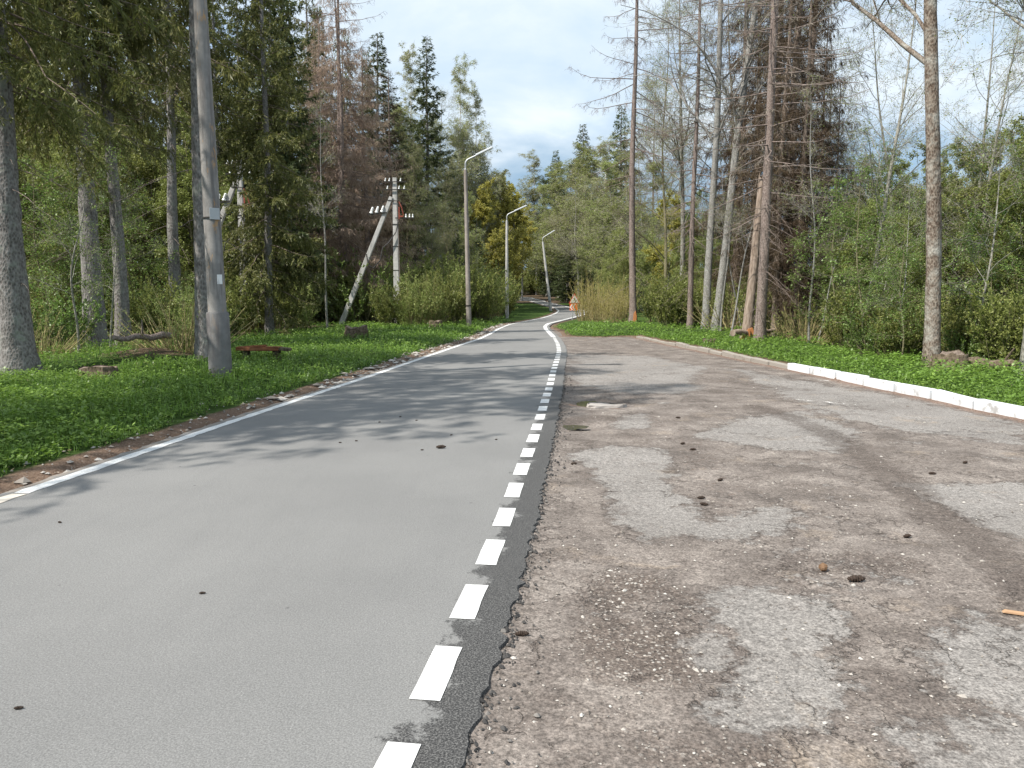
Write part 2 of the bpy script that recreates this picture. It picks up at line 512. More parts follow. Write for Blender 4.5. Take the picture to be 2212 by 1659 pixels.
# ground: leaf litter, bare shoulder, green floor
def f_ground(k):
    o = k.obj()
    n1 = k.noise(o, 0.8, 5.0, 0.6); n2 = k.noise(o, 9.0, 6.0, 0.7); n3 = k.noise(o, 45.0, 4.0, 0.7)
    lit = k.ramp(n2, [(0.25, (0.045, 0.032, 0.022)), (0.5, (0.115, 0.083, 0.055)), (0.75, (0.21, 0.16, 0.11))])
    grn = k.ramp(n2, [(0.25, (0.022, 0.040, 0.010)), (0.5, (0.048, 0.085, 0.018)), (0.75, (0.085, 0.13, 0.032))])
    drt = k.ramp(n3, [(0.25, (0.075, 0.048, 0.034)), (0.5, (0.17, 0.115, 0.083)), (0.75, (0.30, 0.225, 0.17))])
    chips = k.vor(o, 26.0)
    drt = k.mix(k.math('MULTIPLY', k.step(chips, 0.26, 0.16), k.step(k.noise(o, 7.0, 2.0), 0.52, 0.62)), drt, (0.42, 0.37, 0.31))
    g = k.step(k.math('ADD', k.attr('green'), k.math('MULTIPLY', k.math('SUBTRACT', n1, 0.5), 0.9)), 0.35, 0.65)
    col = k.mix(g, lit, grn)
    d = k.step(k.math('ADD', k.attr('dirt'), k.math('MULTIPLY', k.math('SUBTRACT', n2, 0.5), 0.7)), 0.30, 0.55)
    col = k.mix(d, col, drt)
    return pbsdf(k, col, 0.95, k.bump(k.math('ADD', n2, n3), 0.8, 0.03), 0.1)


M['ground'] = mat('forest floor', f_ground)


def f_road(k):
    o = k.obj()
    n1 = k.noise(o, 0.55, 4.0, 0.55); n2 = k.noise(o, 14.0, 5.0, 0.7); n3 = k.noise(o, 130.0, 3.0, 0.75)
    st = k.noise(k.vmath('MULTIPLY', o, (5.0, 0.35, 1.0)), 1.0, 4.0, 0.6)
    base = k.ramp(n1, [(0.30, (0.165, 0.163, 0.159)), (0.70, (0.202, 0.199, 0.193))])
    base = k.mix(k.math('MULTIPLY', k.step(st, 0.48, 0.72), 0.13), base, (0.14, 0.139, 0.138))
    grain = k.ramp(n3, [(0.36, 0.72), (0.5, 1.0), (0.64, 1.30)])
    base = k.mix(1.0, base, grain, 'MULTIPLY')
    sp = k.vor(o, 95.0)
    base = k.mix(k.math('MULTIPLY', k.step(sp, 0.16, 0.10), k.step(k.noise(o, 31.0, 2.0), 0.60, 0.66)), base, (0.44, 0.43, 0.41))
    sp2 = k.vor(o, 5.5)
    base = k.mix(k.math('MULTIPLY', k.step(sp2, 0.085, 0.045), k.step(k.noise(o, 2.3, 2.0), 0.56, 0.62)), base, (0.085, 0.083, 0.082))
    # tack coat that leaked along the right-hand edge
    e = k.math('ADD', k.attr('seam'), k.math('MULTIPLY', k.math('SUBTRACT', k.noise(o, 4.5, 8.0, 0.78), 0.5), 0.85))
    dk = k.math('MULTIPLY', k.step(e, 0.26, 0.19), k.attr('tack'))
    tar = k.ramp(n3, [(0.38, (0.024, 0.024, 0.025)), (0.5, (0.055, 0.054, 0.053)), (0.64, (0.17, 0.166, 0.16))])
    base = k.mix(dk, base, tar)
    # sandy dirt washed on at the left-hand edge
    dl = k.step(k.math('ADD', k.attr('leftedge'), k.math('MULTIPLY', k.math('SUBTRACT', k.noise(o, 2.6, 5.0, 0.7), 0.5), 1.0)), 0.16, 0.0)
    base = k.mix(k.math('MULTIPLY', dl, 0.55), base, (0.30, 0.245, 0.195))
    h = k.math('ADD', k.math('MULTIPLY', n3, 0.6), k.math('MULTIPLY', n2, 0.4))
    return pbsdf(k, base, 0.85, k.bump(h, 0.55, 0.006), 0.3)


M['road'] = mat('new asphalt', f_road)


def f_lot(k):
    o = k.obj()
    wob = k.scale(k.vmath('SUBTRACT', k.noise(o, 3.0, 5.0, 0.65, 0, True), (0.5, 0.5, 0.5)), 0.5)
    ow = k.vmath('ADD', o, wob)
    n1 = k.noise(ow, 0.75, 6.0, 0.62); n2 = k.noise(o, 11.0, 6.0, 0.72); n3 = k.noise(o, 75.0, 4.0, 0.75)
    nb = k.noise(ow, 1.9, 5.0, 0.6)
    dirt = k.ramp(nb, [(0.34, (0.110, 0.093, 0.082)), (0.5, (0.175, 0.150, 0.133)), (0.66, (0.245, 0.214, 0.190))])
    bare = k.ramp(n1, [(0.3, (0.192, 0.178, 0.165)), (0.7, (0.258, 0.241, 0.225))])
    e = k.math('ADD', k.attr('bare'), k.math('ADD', k.math('MULTIPLY', k.math('SUBTRACT', n1, 0.5), 1.3), k.math('MULTIPLY', k.math('SUBTRACT', k.noise(o, 4.6, 9.0, 0.78), 0.5), 1.7)))
    lm = k.math('MULTIPLY', k.step(e, 0.42, 0.60), 0.90)
    col = k.mix(lm, dirt, bare)
    # loosened aggregate: pale chips in a dark bed
    ox = k.vmath('ADD', o, k.scale(wob, 0.06))
    vd = k.vor(ox, 40.0, 'F1', 'Distance'); vc = k.vor(ox, 40.0, 'F1', 'Color')
    chip = k.step(vd, 0.42, 0.30)
    bed = k.mix(n3, (0.065, 0.052, 0.045), (0.15, 0.12, 0.10))
    chips = k.mix(chip, bed, k.ramp(k.sep(vc)[0], [(0.0, (0.16, 0.13, 0.11)), (0.6, (0.27, 0.235, 0.205)), (0.9, (0.38, 0.345, 0.31)), (1.0, (0.48, 0.45, 0.41))]))
    ag = k.math('ADD', k.attr('loose'), k.math('MULTIPLY', k.math('SUBTRACT', k.noise(ow, 1.7, 7.0, 0.75), 0.5), 2.2))
    am = k.math('MULTIPLY', k.step(ag, 0.22, 0.70), k.math('SUBTRACT', 1.0, k.math('MULTIPLY', lm, 0.9)))
    col = k.mix(k.math('MULTIPLY', am, 0.85), col, chips)
    # sandy and dark drifts, crumbling rims of the bare patches
    sd_ = k.noise(ow, 1.25, 6.0, 0.68)
    col = k.mix(k.math('MULTIPLY', k.step(sd_, 0.56, 0.70), 0.55), col, (0.265, 0.212, 0.162))
    dk_ = k.noise(k.vmath('ADD', ow, (5.0, 3.0, 0.0)), 2.2, 7.0, 0.74)
    col = k.mix(k.math('MULTIPLY', k.step(dk_, 0.52, 0.68), 0.55), col, (0.115, 0.094, 0.082))
    rim = k.math('MULTIPLY', k.step(e, 0.30, 0.42), k.step(e, 0.56, 0.46))
    col = k.mix(k.math('MULTIPLY', k.math('MULTIPLY', rim, k.step(n2, 0.42, 0.58)), 0.6), col, (0.095, 0.078, 0.068))
    # damp tyre marks and pothole edges
    t = k.step(k.math('ADD', k.attr('damp'), k.math('ADD', k.math('MULTIPLY', k.math('SUBTRACT', nb, 0.5), 1.2), k.math('MULTIPLY', k.math('SUBTRACT', n2, 0.5), 1.3))), 0.34, 0.78)
    col = k.mix(k.math('MULTIPLY', t, 0.66), col, (0.080, 0.064, 0.055))
    # reddish needle litter
    rl = k.step(k.math('ADD', k.attr('red'), k.math('MULTIPLY', k.math('SUBTRACT', n2, 0.5), 0.9)), 0.40, 0.70)
    col = k.mix(k.math('MULTIPLY', rl, 0.7), col, k.mix(n3, (0.11, 0.062, 0.042), (0.25, 0.155, 0.11)))
    # cracks
    cr = k.vor(ow, 3.6, 'DISTANCE_TO_EDGE')
    cm_ = k.math('MULTIPLY', k.step(cr, 0.030, 0.004), k.step(k.math('ADD', k.noise(o, 1.4, 5.0, 0.6), k.math('MULTIPLY', rim, 0.12)), 0.52, 0.60))
    col = k.mix(k.math('MULTIPLY', cm_, 0.6), col, (0.085, 0.068, 0.058))
    col = k.mix(1.0, col, k.mix(1.0, k.ramp(n3, [(0.36, 0.55), (0.5, 1.0), (0.64, 1.5)]), k.ramp(k.noise(o, 24.0, 5.0, 0.75), [(0.36, 0.70), (0.5, 1.0), (0.64, 1.28)]), 'MULTIPLY'), 'MULTIPLY')
    sp = k.vor(o, 30.0)
    col = k.mix(k.math('MULTIPLY', k.step(sp, 0.13, 0.09), k.step(k.noise(o, 8.0, 2.0), 0.55, 0.62)), col, (0.45, 0.42, 0.38))
    h = k.math('ADD', k.math('MULTIPLY', n3, 0.5), k.math('ADD', k.math('MULTIPLY', chip, k.math('MULTIPLY', am, 0.6)), k.math('MULTIPLY', lm, 0.35)))
    h = k.math('SUBTRACT', h, cm_)
    return pbsdf(k, col, 0.92, k.bump(h, 0.8, 0.010), 0.2)


M['lot'] = mat('worn asphalt and dirt', f_lot)


def f_paint(k):
    o = k.obj()
    n = k.noise(o, 70.0, 4.0, 0.7); n2 = k.noise(o, 9.0, 5.0, 0.7)
    col = k.mix(k.step(n, 0.35, 0.6), (0.52, 0.52, 0.51), (0.74, 0.74, 0.73))
    col = k.mix(k.math('MULTIPLY', k.step(n2, 0.52, 0.66), 0.45), col, (0.36, 0.345, 0.325))
    return pbsdf(k, col, 0.75, k.bump(n, 0.6, 0.004), 0.3)


M['paint'] = mat('white road paint', f_paint)


def f_worn(k):
    o = k.obj()
    n = k.noise(o, 6.0, 7.0, 0.8)
    n2 = k.noise(o, 1.1, 3.0, 0.6)
    m = k.math('MULTIPLY', k.step(n, 0.52, 0.58), k.step(n2, 0.46, 0.60))
    d = k.n('ShaderNodeBsdfDiffuse'); d.inputs[0].default_value = (0.62, 0.60, 0.57, 1)
    t = k.n('ShaderNodeBsdfTransparent')
    x = k.n('ShaderNodeMixShader'); k.put(x.inputs[0], m)
    k.put(x.inputs[1], t.outputs[0]); k.put(x.inputs[2], d.outputs[0])
    return x.outputs[0]


M['worn'] = mat('worn paint', f_worn)


def f_kerb(c, moss):
    def f(k):
        o = k.vmath('ADD', k.obj(), k.comb(k.math('MULTIPLY', k.objrand(), 31.0), 0.0, 0.0))
        n1 = k.noise(o, 4.0, 6.0, 0.7); n2 = k.noise(o, 40.0, 4.0, 0.7)
        col = k.mix(n2, tuple(x * 0.85 for x in c), c)
        col = k.mix(k.math('MULTIPLY', k.step(n1, 0.52, 0.68), moss), col, (0.17, 0.14, 0.11))
        return pbsdf(k, col, 0.9, k.bump(n2, 0.5, 0.008), 0.2)
    return f


M['kerb_white'] = mat('whitewashed kerb', f_kerb((0.72, 0.74, 0.76), 0.55))
M['kerb_grey'] = mat('grey kerb', f_kerb((0.33, 0.30, 0.265), 0.7))
M['stone'] = mat('pale stones', lambda k: pbsdf(k, k.ramp(k.attr('rnd'), [(0.0, (0.13, 0.11, 0.095)), (0.6, (0.27, 0.24, 0.21)), (1.0, (0.50, 0.47, 0.43))]), 0.9, None, 0.2))
M['chip'] = plain('broken asphalt chips', (0.34, 0.31, 0.285), 0.9, 0, 0.3, 18, 0.4)
M['cone'] = plain('cone scales', (0.040, 0.026, 0.018), 0.8, 0, 0.6, 40, 0.5)
M['cone_tan'] = plain('tan cone scales', (0.17, 0.10, 0.055), 0.8, 0, 0.5, 40, 0.5)
M['wood_chip'] = plain('split wood chip', (0.42, 0.26, 0.15), 0.8, 0, 0.25, 30)

# ------------------------------------------------------------------ the ground
RG = np.random.default_rng(5)


def fbm2(X, Y, s, seed=0.0, octv=3):
    """cheap smooth value noise, vectorised"""
    out = np.zeros(X.shape); amp = 0.5
    for o_ in range(octv):
        xs, ys = X * s + seed * 7.3 + o_ * 19.1, Y * s + seed * 3.1 + o_ * 5.7
        xi, yi = np.floor(xs).astype(np.int64), np.floor(ys).astype(np.int64)
        fx, fy = xs - xi, ys - yi
        fx, fy = fx * fx * (3 - 2 * fx), fy * fy * (3 - 2 * fy)
        def h(a, b):
            n = (a * 374761393 + b * 668265263) & 0x7fffffff
            n = ((n ^ (n >> 13)) * 1274126177) & 0x7fffffff
            return ((n ^ (n >> 16)) & 0xffff) / 65535.0
        v = (h(xi, yi) * (1 - fx) + h(xi + 1, yi) * fx) * (1 - fy) + (h(xi, yi + 1) * (1 - fx) + h(xi + 1, yi + 1) * fx) * fy
        out += amp * v; amp *= 0.5; s = s * 2
    return out


def sstep(x, a, b):
    t = np.clip((x - a) / (b - a), 0, 1)
    return t * t * (3 - 2 * t)


MOUND = [gp(330, 800), gp(250, 775)]


def ground_info(X, Y):
    dr = -sdist(X, Y, ROAD_POLY)          # positive outside
    dl = -sdist(X, Y, LOT_POLY)
    d = np.minimum(dr, dl)
    kb = dist_poly(X, Y, KB[::4])
    left = (dr < dl) | (Y > 45)
    b = fbm2(X, Y, 0.5, 1.0) - 0.44
    hl = -0.07 + 0.10 * sstep(d, -0.1, 0.25) + 0.14 * sstep(d, 0.5, 2.2) + b * 0.30 * sstep(d, 0.4, 2.5)
    hk = -0.07 + 0.16 * sstep(dl, 0.03, 0.13) + b * 0.22 * sstep(d, 0.4, 2.5) - 0.9 * sstep(dl, 3.0, 9.0) * sstep(X, 8.0, 14.0)
    low = sstep(Y, 46.0, 58.0)
    hl = hl * (1 - low) + low * (-0.07 + 0.075 * sstep(d, -0.1, 0.3) + 0.10 * sstep(d, 3.0, 8.0))
    near_k = sstep(kb - np.maximum(dl, 0), 0.6, 0.1) * (Y < 31)
    h = np.where(dl < dr, hl * (1 - near_k) + hk * near_k, hl)
    (mx, my), (nx, ny) = MOUND
    h = h + 0.30 * np.exp(-((X - mx) ** 2 + (Y - my) ** 2) / 1.2) + 0.22 * np.exp(-((X - nx) ** 2 + (Y - ny) ** 2) / 3.0)
    return h + rise(Y), d, dl, dr


def G(x, y):
    return float(ground_info(np.array([float(x)]), np.array([float(y)]))[0][0])


def axis(parts):
    out = []
    for a, b_, s in parts: out.append(np.arange(a, b_, s))
    return np.concatenate(out)


ax = axis([(-900, -120, 60), (-120, -40, 6), (-40, -13, 0.8), (-13, 11, 0.2), (11, 40, 0.8), (40, 120, 6), (120, 901, 60)])
ay = axis([(-30, 1, 1.0), (1, 18, 0.2), (18, 42, 0.34), (42, 130, 0.9), (130, 300, 8), (300, 2500, 100)])
GX, GY = np.meshgrid(ax, ay)
GZ, GD, _, _ = ground_info(GX.ravel(), GY.ravel())
X_, Y_ = GX.ravel(), GY.ravel()
dirt = np.clip(1 - (GD - 0.02) / 0.62, 0, 1) * np.where(X_ < 1.5, 1.0, 0.6)
mnd = np.exp(-((X_ - MOUND[0][0]) ** 2 + (Y_ - MOUND[0][1]) ** 2) / 1.6)
green = sstep(GD, 0.2, 0.6) * (1 - 0.75 * sstep(GD, 5.0, 10.0)) * (1 - 0.95 * mnd) * (1 - 0.9 * sstep(Y_, 100, 108))
ter = link(bpy.data.objects.new('ground', mesh_np('ground', np.stack([X_, Y_, GZ], 1), grid_quads(len(ay), len(ax)), mats=[M['ground']],
           vattr={'dirt': dirt, 'green': green})))
tag(ter, 'forest floor of grass, brown leaf litter and bare shoulder', kind='structure')


# ------------------------------------------------------------------ the road
def cum(P): return np.concatenate([[0], np.cumsum(np.linalg.norm(np.diff(P, axis=0), axis=1))])


def s_near(P, q):
    return cum(P)[int(np.argmin(np.linalg.norm(P - np.asarray(q), axis=1)))]


anch = [(LE[0], RE[0]), (LE[np.argmin(abs(LE[:200, 1] - 4.9))], RE[np.argmin(abs(RE[:200, 1] - 4.9))]),
        (gp(800, 815), gp(1192, 812)), (gp(1060, 722), gp(1200, 734)), (gp(1170, 688), gp(1240, 686)), (gp(1207, 671), (7.7, 83)),
        (gp(1145, 650), gp(1145, 643)), (LE[-1], RE[-1])]
sl_ = [s_near(LE, a) for a, b in anch]; sr_ = [s_near(RE, b) for a, b in anch]
sl_[0] = sr_[0] = 0.0
k_ = np.concatenate([np.linspace(i, i + 1, n, endpoint=False) for i, n in enumerate((200, 260, 130, 70, 60, 60, 20))] + [[7.0]])
qs_l, qs_r = np.interp(k_, range(8), sl_), np.interp(k_, range(8), sr_)
cl, cr_ = cum(LE), cum(RE)
A = np.stack([np.interp(qs_l, cl, LE[:, i]) for i in (0, 1)], 1)
B = np.stack([np.interp(qs_r, cr_, RE[:, i]) for i in (0, 1)], 1)
wob = 0.6 * fbm2(B[:, 0] * 2, B[:, 1] * 2, 1.0, 3.0, 3)[:, None] + 0.6 * fbm2(B[:, 0] * 22, B[:, 1] * 22, 1.0, 3.0, 2)[:, None] - 0.5
B = B + normals2(B) * (wob * 0.06 + RG.normal(0, 0.010, (len(B), 1)))
A = A - normals2(A) * (fbm2(A[:, 0] * 5, A[:, 1] * 5, 1.0, 8.0)[:, None] - 0.45) * 0.10
tc = np.concatenate([np.linspace(0, 0.12, 8, endpoint=False), np.linspace(0.12, 0.80, 16, endpoint=False), np.linspace(0.80, 1.0, 24)])
RX = A[:, None, :] * (1 - tc[None, :, None]) + B[:, None, :] * tc[None, :, None]
ROAD_Z = 0.024
RZ = rise(RX[..., 1]) + ROAD_Z
V = np.concatenate([RX, RZ[..., None]], 2)
dn = np.concatenate([V[:, :1], V[:, :1], V, V[:, -1:], V[:, -1:]], 1)
dn[:, 0, 2] -= 0.09; dn[:, -1, 2] -= 0.09
dn[:, -1, :2] += normals2(B) * 0.02
dn[:, 0, :2] -= normals2(A) * 0.02
wd = np.linalg.norm(B - A, axis=1)[:, None]
seam = np.concatenate([wd, wd, (1 - tc)[None] * wd, wd * 0, wd * 0], 1)
le_ = np.concatenate([wd * 0, wd * 0, tc[None] * wd, wd, wd], 1)
rq = grid_quads(dn.shape[0], dn.shape[1])
rc_ = rq[:, 0] % dn.shape[1]
rq = rq[(rc_ != 1) & (rc_ != dn.shape[1] - 3)]          # the edges stay sharp: the skirt has its own corners
tack = np.clip(1.0 - (dn[..., 1] - 8.0) / 14.0, 0.0, 1.0)
road = link(bpy.data.objects.new('road', mesh_np('road', dn.reshape(-1, 3), rq[:, ::-1], mats=[M['road']],
            vattr={'seam': seam, 'leftedge': le_, 'tack': tack})))
tag(road, 'narrow grey asphalt road winding away between the trees', kind='structure')


def ribbon(name, P, width, z, material, parent, zfun=rise, jit=0.006):
    N = normals2(P)
    j = RG.normal(0, jit, (len(P), 2))
    a = P - N * (width / 2 + j[:, :1]); b = P + N * (width / 2 + j[:, 1:])
    V = np.zeros((len(P), 2, 3))
    V[:, 0, :2], V[:, 1, :2] = a, b
    V[:, 0, 2] = zfun(a[:, 1]) + z; V[:, 1, 2] = zfun(b[:, 1]) + z
    return link(bpy.data.objects.new(name, mesh_np(name, V.reshape(-1, 3), grid_quads(len(P), 2), mats=[material])), parent)


def cut(P, s0, s1, step):
    c = cum(P); q = np.linspace(s0, s1, max(2, int((s1 - s0) / step) + 1))
    return np.stack([np.interp(q, c, P[:, i]) for i in (0, 1)], 1)


cLL, cRL = cum(LL), cum(RL)
s_start = s_near(LL, gp(42, 1074))
LM = LL + normals2(LL) * 0.0
ribbon('edge_line', cut(LM, s_start, cLL[-1], 0.12), 0.125, ROAD_Z + 0.004, M['paint'], road)
ow_ = ribbon('worn_edge_line', cut(LM, 0.0, s_start - 0.02, 0.12), 0.12, ROAD_Z + 0.004, M['paint'], road)
ow_['label'] = 'older cream coloured stretch of edge line'
ow_.data.materials[0] = plain('old cream paint', (0.50, 0.46, 0.40), 0.85, 0, 0.25, 12)
s0 = s_near(RL, gp(930, 1511)) - 0.155
s_solid = s_near(RL, gp(1196, 729))
s = s0 - 0.77 * 4
while s < s_solid - 0.3:
    d_ = ribbon('dash', cut(RL, max(s, 0), s + 0.46 + RG.normal(0, 0.012), 0.10), 0.125, ROAD_Z + 0.004, M['paint'], road, jit=0.0012)
    s += 0.77
ribbon('edge_line', cut(RL, s_solid, cRL[-1], 0.12), 0.18, ROAD_Z + 0.004, M['paint'], road)

# ------------------------------------------------------------------ the old lot beside it
ly = [-4.0]
while ly[-1] < 37.5: ly.append(ly[-1] + max(0.045, abs(ly[-1]) * 0.009))
ly = np.array(ly)
iR = np.argsort(RE[:len(yR), 1])
xr = np.interp(ly, RE[:len(yR), 1][iR], RE[:len(yR), 0][iR]) - 0.25
kx = np.interp(ly, KB[:, 1], KB[:, 0])
x_c, y_c = gp(1216, 727)
far = np.interp(ly, [y_c - 0.9, y_c, 34.0, 37.5], [1e3, x_c, x_c + 0.1, xr[-1] + 0.4])
kx = np.minimum(kx + 0.03, np.where(ly < y_c - 0.9, 1e3, far + 3.0 * np.clip((y_c - ly) / 0.9, 0, 1) ** 0.5))
ct = np.linspace(0, 1, 150)
LX = xr[:, None] * (1 - ct) + kx[:, None] * ct
LY = np.repeat(ly[:, None], len(ct), 1)


def pmask(pts, soft=0.35):
    P = poly(pts); return np.clip(0.5 + sdist(LX.ravel(), LY.ravel(), P) / soft, 0, 1)


def lmask(pts, wdt):
    return np.clip(1.3 - dist_poly(LX.ravel(), LY.ravel(), poly(pts)) / wdt, 0, 1)


bare = np.zeros(LX.size)
for P, so_ in (([(1240, 990), (1330, 965), (1420, 970), (1430, 1020), (1475, 1085), (1440, 1112), (1330, 1080), (1290, 1010)], 0.3),
          ([(1330, 1075), (1440, 1090), (1520, 1130), (1690, 1098), (1700, 1142), (1560, 1166), (1380, 1165), (1340, 1130)], 0.25),
          ([(1530, 1272), (1640, 1280), (1740, 1290), (1797, 1330), (1750, 1420), (1792, 1470), (1760, 1540), (1650, 1587), (1565, 1550), (1600, 1470), (1590, 1390), (1520, 1320)], 0.12),
          ([(2040, 1385), (2120, 1350), (2400, 1390), (2400, 1570), (2140, 1525), (2060, 1465)], 0.15),
          ([(1950, 1610), (2212, 1560), (2400, 1600), (2400, 1900), (1900, 1900)], 0.2),
          ([(1960, 1050), (2300, 1050), (2300, 1190), (2140, 1150), (2050, 1095)], 0.3),
          ([(1500, 945), (1600, 905), (1720, 890), (1850, 930), (1800, 975), (1640, 965)], 0.5),
          ([(1230, 765), (1400, 770), (1500, 790), (1480, 850), (1360, 850), (1250, 830)], 0.8),
          ([(1600, 800), (1900, 850), (2212, 920), (2212, 960), (1950, 930), (1750, 880)], 0.6),
          ([(1480, 1375), (1585, 1370), (1590, 1445), (1480, 1450)], 0.10),
          ([(1350, 895), (1400, 893), (1395, 925), (1330, 922)], 0.15)):
    bare = np.maximum(bare, pmask(P, max(0.36, so_)) * 0.66)
bare += 0.25
damp = np.zeros(LX.size)
for P, wd_, k in (([(1630, 878), (1720, 905), (1800, 945), (1900, 1010), (1990, 1080), (2080, 1140), (2180, 1230), (2260, 1330)], 0.30, 0.75),
             ([(1690, 1120), (1820, 1085), (1960, 1090)], 0.35, 0.35), ([(1215, 912), (1280, 900), (1330, 905)], 0.25, 0.8),
             ([(1230, 872), (1300, 860), (1370, 868)], 0.25, 0.7), ([(1240, 770), (1230, 830), (1220, 900)], 0.35, 0.45),
             ([(1550, 820), (1650, 830), (1720, 840)], 0.6, 0.55), ([(1800, 870), (1900, 885)], 0.5, 0.5),
             ([(1480, 1610), (1560, 1590), (1640, 1640)], 0.14, 0.6), ([(1190, 960), (1180, 1100), (1150, 1250)], 0.16, 0.35),
             ([(1960, 1000), (2212, 1030)], 0.3, 0.4), ([(2212, 1360), (2140, 1330)], 0.2, 0.4)):
    damp = np.maximum(damp, lmask(P, wd_) * k)
loose = np.zeros(LX.size) + 0.20
for P, so_, k in (([(1250, 1230), (1420, 1225), (1540, 1290), (1590, 1400), (1560, 1480), (1400, 1510), (1230, 1480), (1220, 1330)], 0.3, 0.6),
             ([(1150, 1480), (1500, 1500), (1560, 1560), (1480, 1900), (1100, 1900)], 0.3, 0.4),
             ([(1480, 1600), (1700, 1590), (1800, 1700), (1450, 1800)], 0.2, 0.55),
             ([(1600, 1180), (2000, 1180), (2060, 1260), (1850, 1280), (1640, 1240)], 0.4, 0.35)):
    loose = np.maximum(loose, pmask(P, so_) * k)
kd = dist_poly(LX.ravel(), LY.ravel(), KB[::4])
red = np.clip(1 - kd / 0.7, 0, 1) * 0.75
red = np.maximum(red, np.clip(1 - np.abs(LY.ravel() - y_c) / 1.2, 0, 1) * 0.7)
red = np.maximum(red, lmask([(1240, 873), (1330, 880)], 0.2) * 0.6)
red = np.maximum(red, lmask([(1420, 900), (1480, 950), (1560, 1060), (1520, 1100)], 0.5) * 0.38)
LZ = (fbm2(LX.ravel(), LY.ravel(), 0.9, 4.0) - 0.44) * 0.035 + (fbm2(LX.ravel(), LY.ravel(), 9.0, 6.0) - 0.44) * 0.010
for u_, v_, rr, dd in ((1238, 918, 0.34, 0.06), (1285, 868, 0.5, 0.05), (1680, 832, 0.9, 0.03), (1530, 1410, 0.2, 0.012)):
    px, py = gp(u_, v_)
    LZ -= dd * np.exp(-(((LX.ravel() - px) / 1.6) ** 2 + (LY.ravel() - py) ** 2) / rr ** 2)
sm_ = np.clip(1 - (LX - xr[:, None] - 0.25) / 0.30, 0, 1).ravel()
LZ = LZ * (1 - sm_) + (0.010 + (fbm2(LX.ravel(), LY.ravel(), 14.0, 6.0) - 0.44) * 0.022) * sm_
LZ += rise(LY.ravel())
damp = np.maximum(damp, 0.42 * np.clip(1 - (LX - xr[:, None] - 0.25) / 0.35, 0, 1).ravel() * (LY.ravel() < 16))
lot = link(bpy.data.objects.new('parking_lot', mesh_np('parking_lot', np.stack([LX.ravel(), LY.ravel(), LZ], 1), grid_quads(len(ly), len(ct)), mats=[M['lot']],
           vattr={'bare': bare, 'damp': damp, 'loose': loose, 'red': red})))
tag(lot, 'worn brown parking area of cracked asphalt and dirt', kind='structure')
for (p, q) in (((1300, 744), (1420, 745)), ((1390, 757), (1475, 763)), ((1530, 771), (1680, 776)), ((1600, 813), (1790, 826)),
               ((1680, 862), (1850, 879)), ((1900, 830), (2010, 842))):
    ribbon('worn_bay_line', resample(np.array([gp(*p), gp(*q)]), 0.25), 0.10, 0.030, M['worn'], lot)


def lotz(x, y):
    i = np.argmin((LX.ravel() - x) ** 2 + (LY.ravel() - y) ** 2)
    return float(LZ[i])


# puddle in the pothole
def blob(name, c, rx, ry, z, material, seed, n=40):
    r = np.random.default_rng(seed); ph = r.uniform(0, 6.28, 4)
    V = [(c[0], c[1], z)]
    for i in range(n):
        t = 2 * PI * i / n
        k = 1 + 0.22 * math.sin(2 * t + ph[0]) + 0.14 * math.sin(3 * t + ph[1]) + 0.08 * math.sin(7 * t + ph[2])
        V.append((c[0] + rx * k * math.cos(t), c[1] + ry * k * math.sin(t), z))
    me = bpy.data.meshes.new(name); me.from_pydata(V, [], [(0, i + 1, (i + 1) % n + 1) for i in range(n)]); me.materials.append(material)
    return link(bpy.data.objects.new(name, me))


pc = gp(1237, 922)
tag(blob('puddle', pc, 0.16, 0.20, lotz(*pc) + 0.020, M['puddle'], 3), 'small rain puddle in the pothole beside the dashed line', 'puddle')
pc = gp(1262, 866)
tag(blob('puddle', pc, 0.22, 0.42, lotz(*pc) + 0.012, M['puddle'], 9), 'shallow puddle behind the pothole, next to a pale stone slab', 'puddle')

# kerb: every stone an object
kerb = empty('kerb', (KB[20][0], KB[20][1], 0))
tag(kerb, 'kerb of concrete blocks along the parking area, whitewashed at its near end', kind='structure')
ck = cum(KB); s_white = s_near(KB, gp(1735, 805))
bases = {}
for kind_, matn in (('w', 'kerb_white'), ('g', 'kerb_grey')):
    L_ = 0.962
    bases[kind_] = [MB().box((0, 0, 0), (0.15, L_ - 0.015 * q, 0.30)).mesh('kerb_stone', M[matn], bevel=0.014 + 0.004 * q) for q in range(3)]
s = 3.0; i = 0
while s + 1.0 < ck[-1]:
    p = np.array([np.interp(s + 0.5, ck, KB[:, j]) for j in (0, 1)])
    a_ = np.array([np.interp(s, ck, KB[:, j]) for j in (0, 1)]); b_ = np.array([np.interp(s + 1.0, ck, KB[:, j]) for j in (0, 1)])
    t = b_ - a_; ang = math.atan2(-t[0], t[1])
    wht = s < s_white
    o = bpy.data.objects.new('kerb_stone', bases['w' if wht else 'g'][i % 3])
    nrm = np.array([t[1], -t[0]]) / np.linalg.norm(t)
    sink = RG.normal(0, 0.006) - (0.0 if wht else 0.03 + 0.03 * RG.random() + 0.06 * max(0, (s - s_white - 8) / 6))
    pos = p + nrm * (0.075 + RG.normal(0, 0.008))
    o.location = (pos[0] - kerb.location.x, pos[1] - kerb.location.y, 0.0 + sink - 0.005)
    o.rotation_euler = (RG.normal(0, 0.012), RG.normal(0, 0.025), ang + RG.normal(0, 0.020))
    link(o, kerb)
    s += 1.0; i += 1

# ------------------------------------------------------------------ growing trees
def unit(v): return v / (np.linalg.norm(v, axis=-1, keepdims=True) + 1e-9)


def sample(P, t):
    """points and tangents on curves P (N,K,3) at t (N,) in 0..1"""
    K = P.shape[1]
    f = np.clip(t, 0, 0.9999) * (K - 1); i = f.astype(int); w_ = (f - i)[:, None]
    n = np.arange(len(P))
    a, b = P[n, i], P[n, i + 1]
    return a * (1 - w_) + b * w_, unit(b - a)


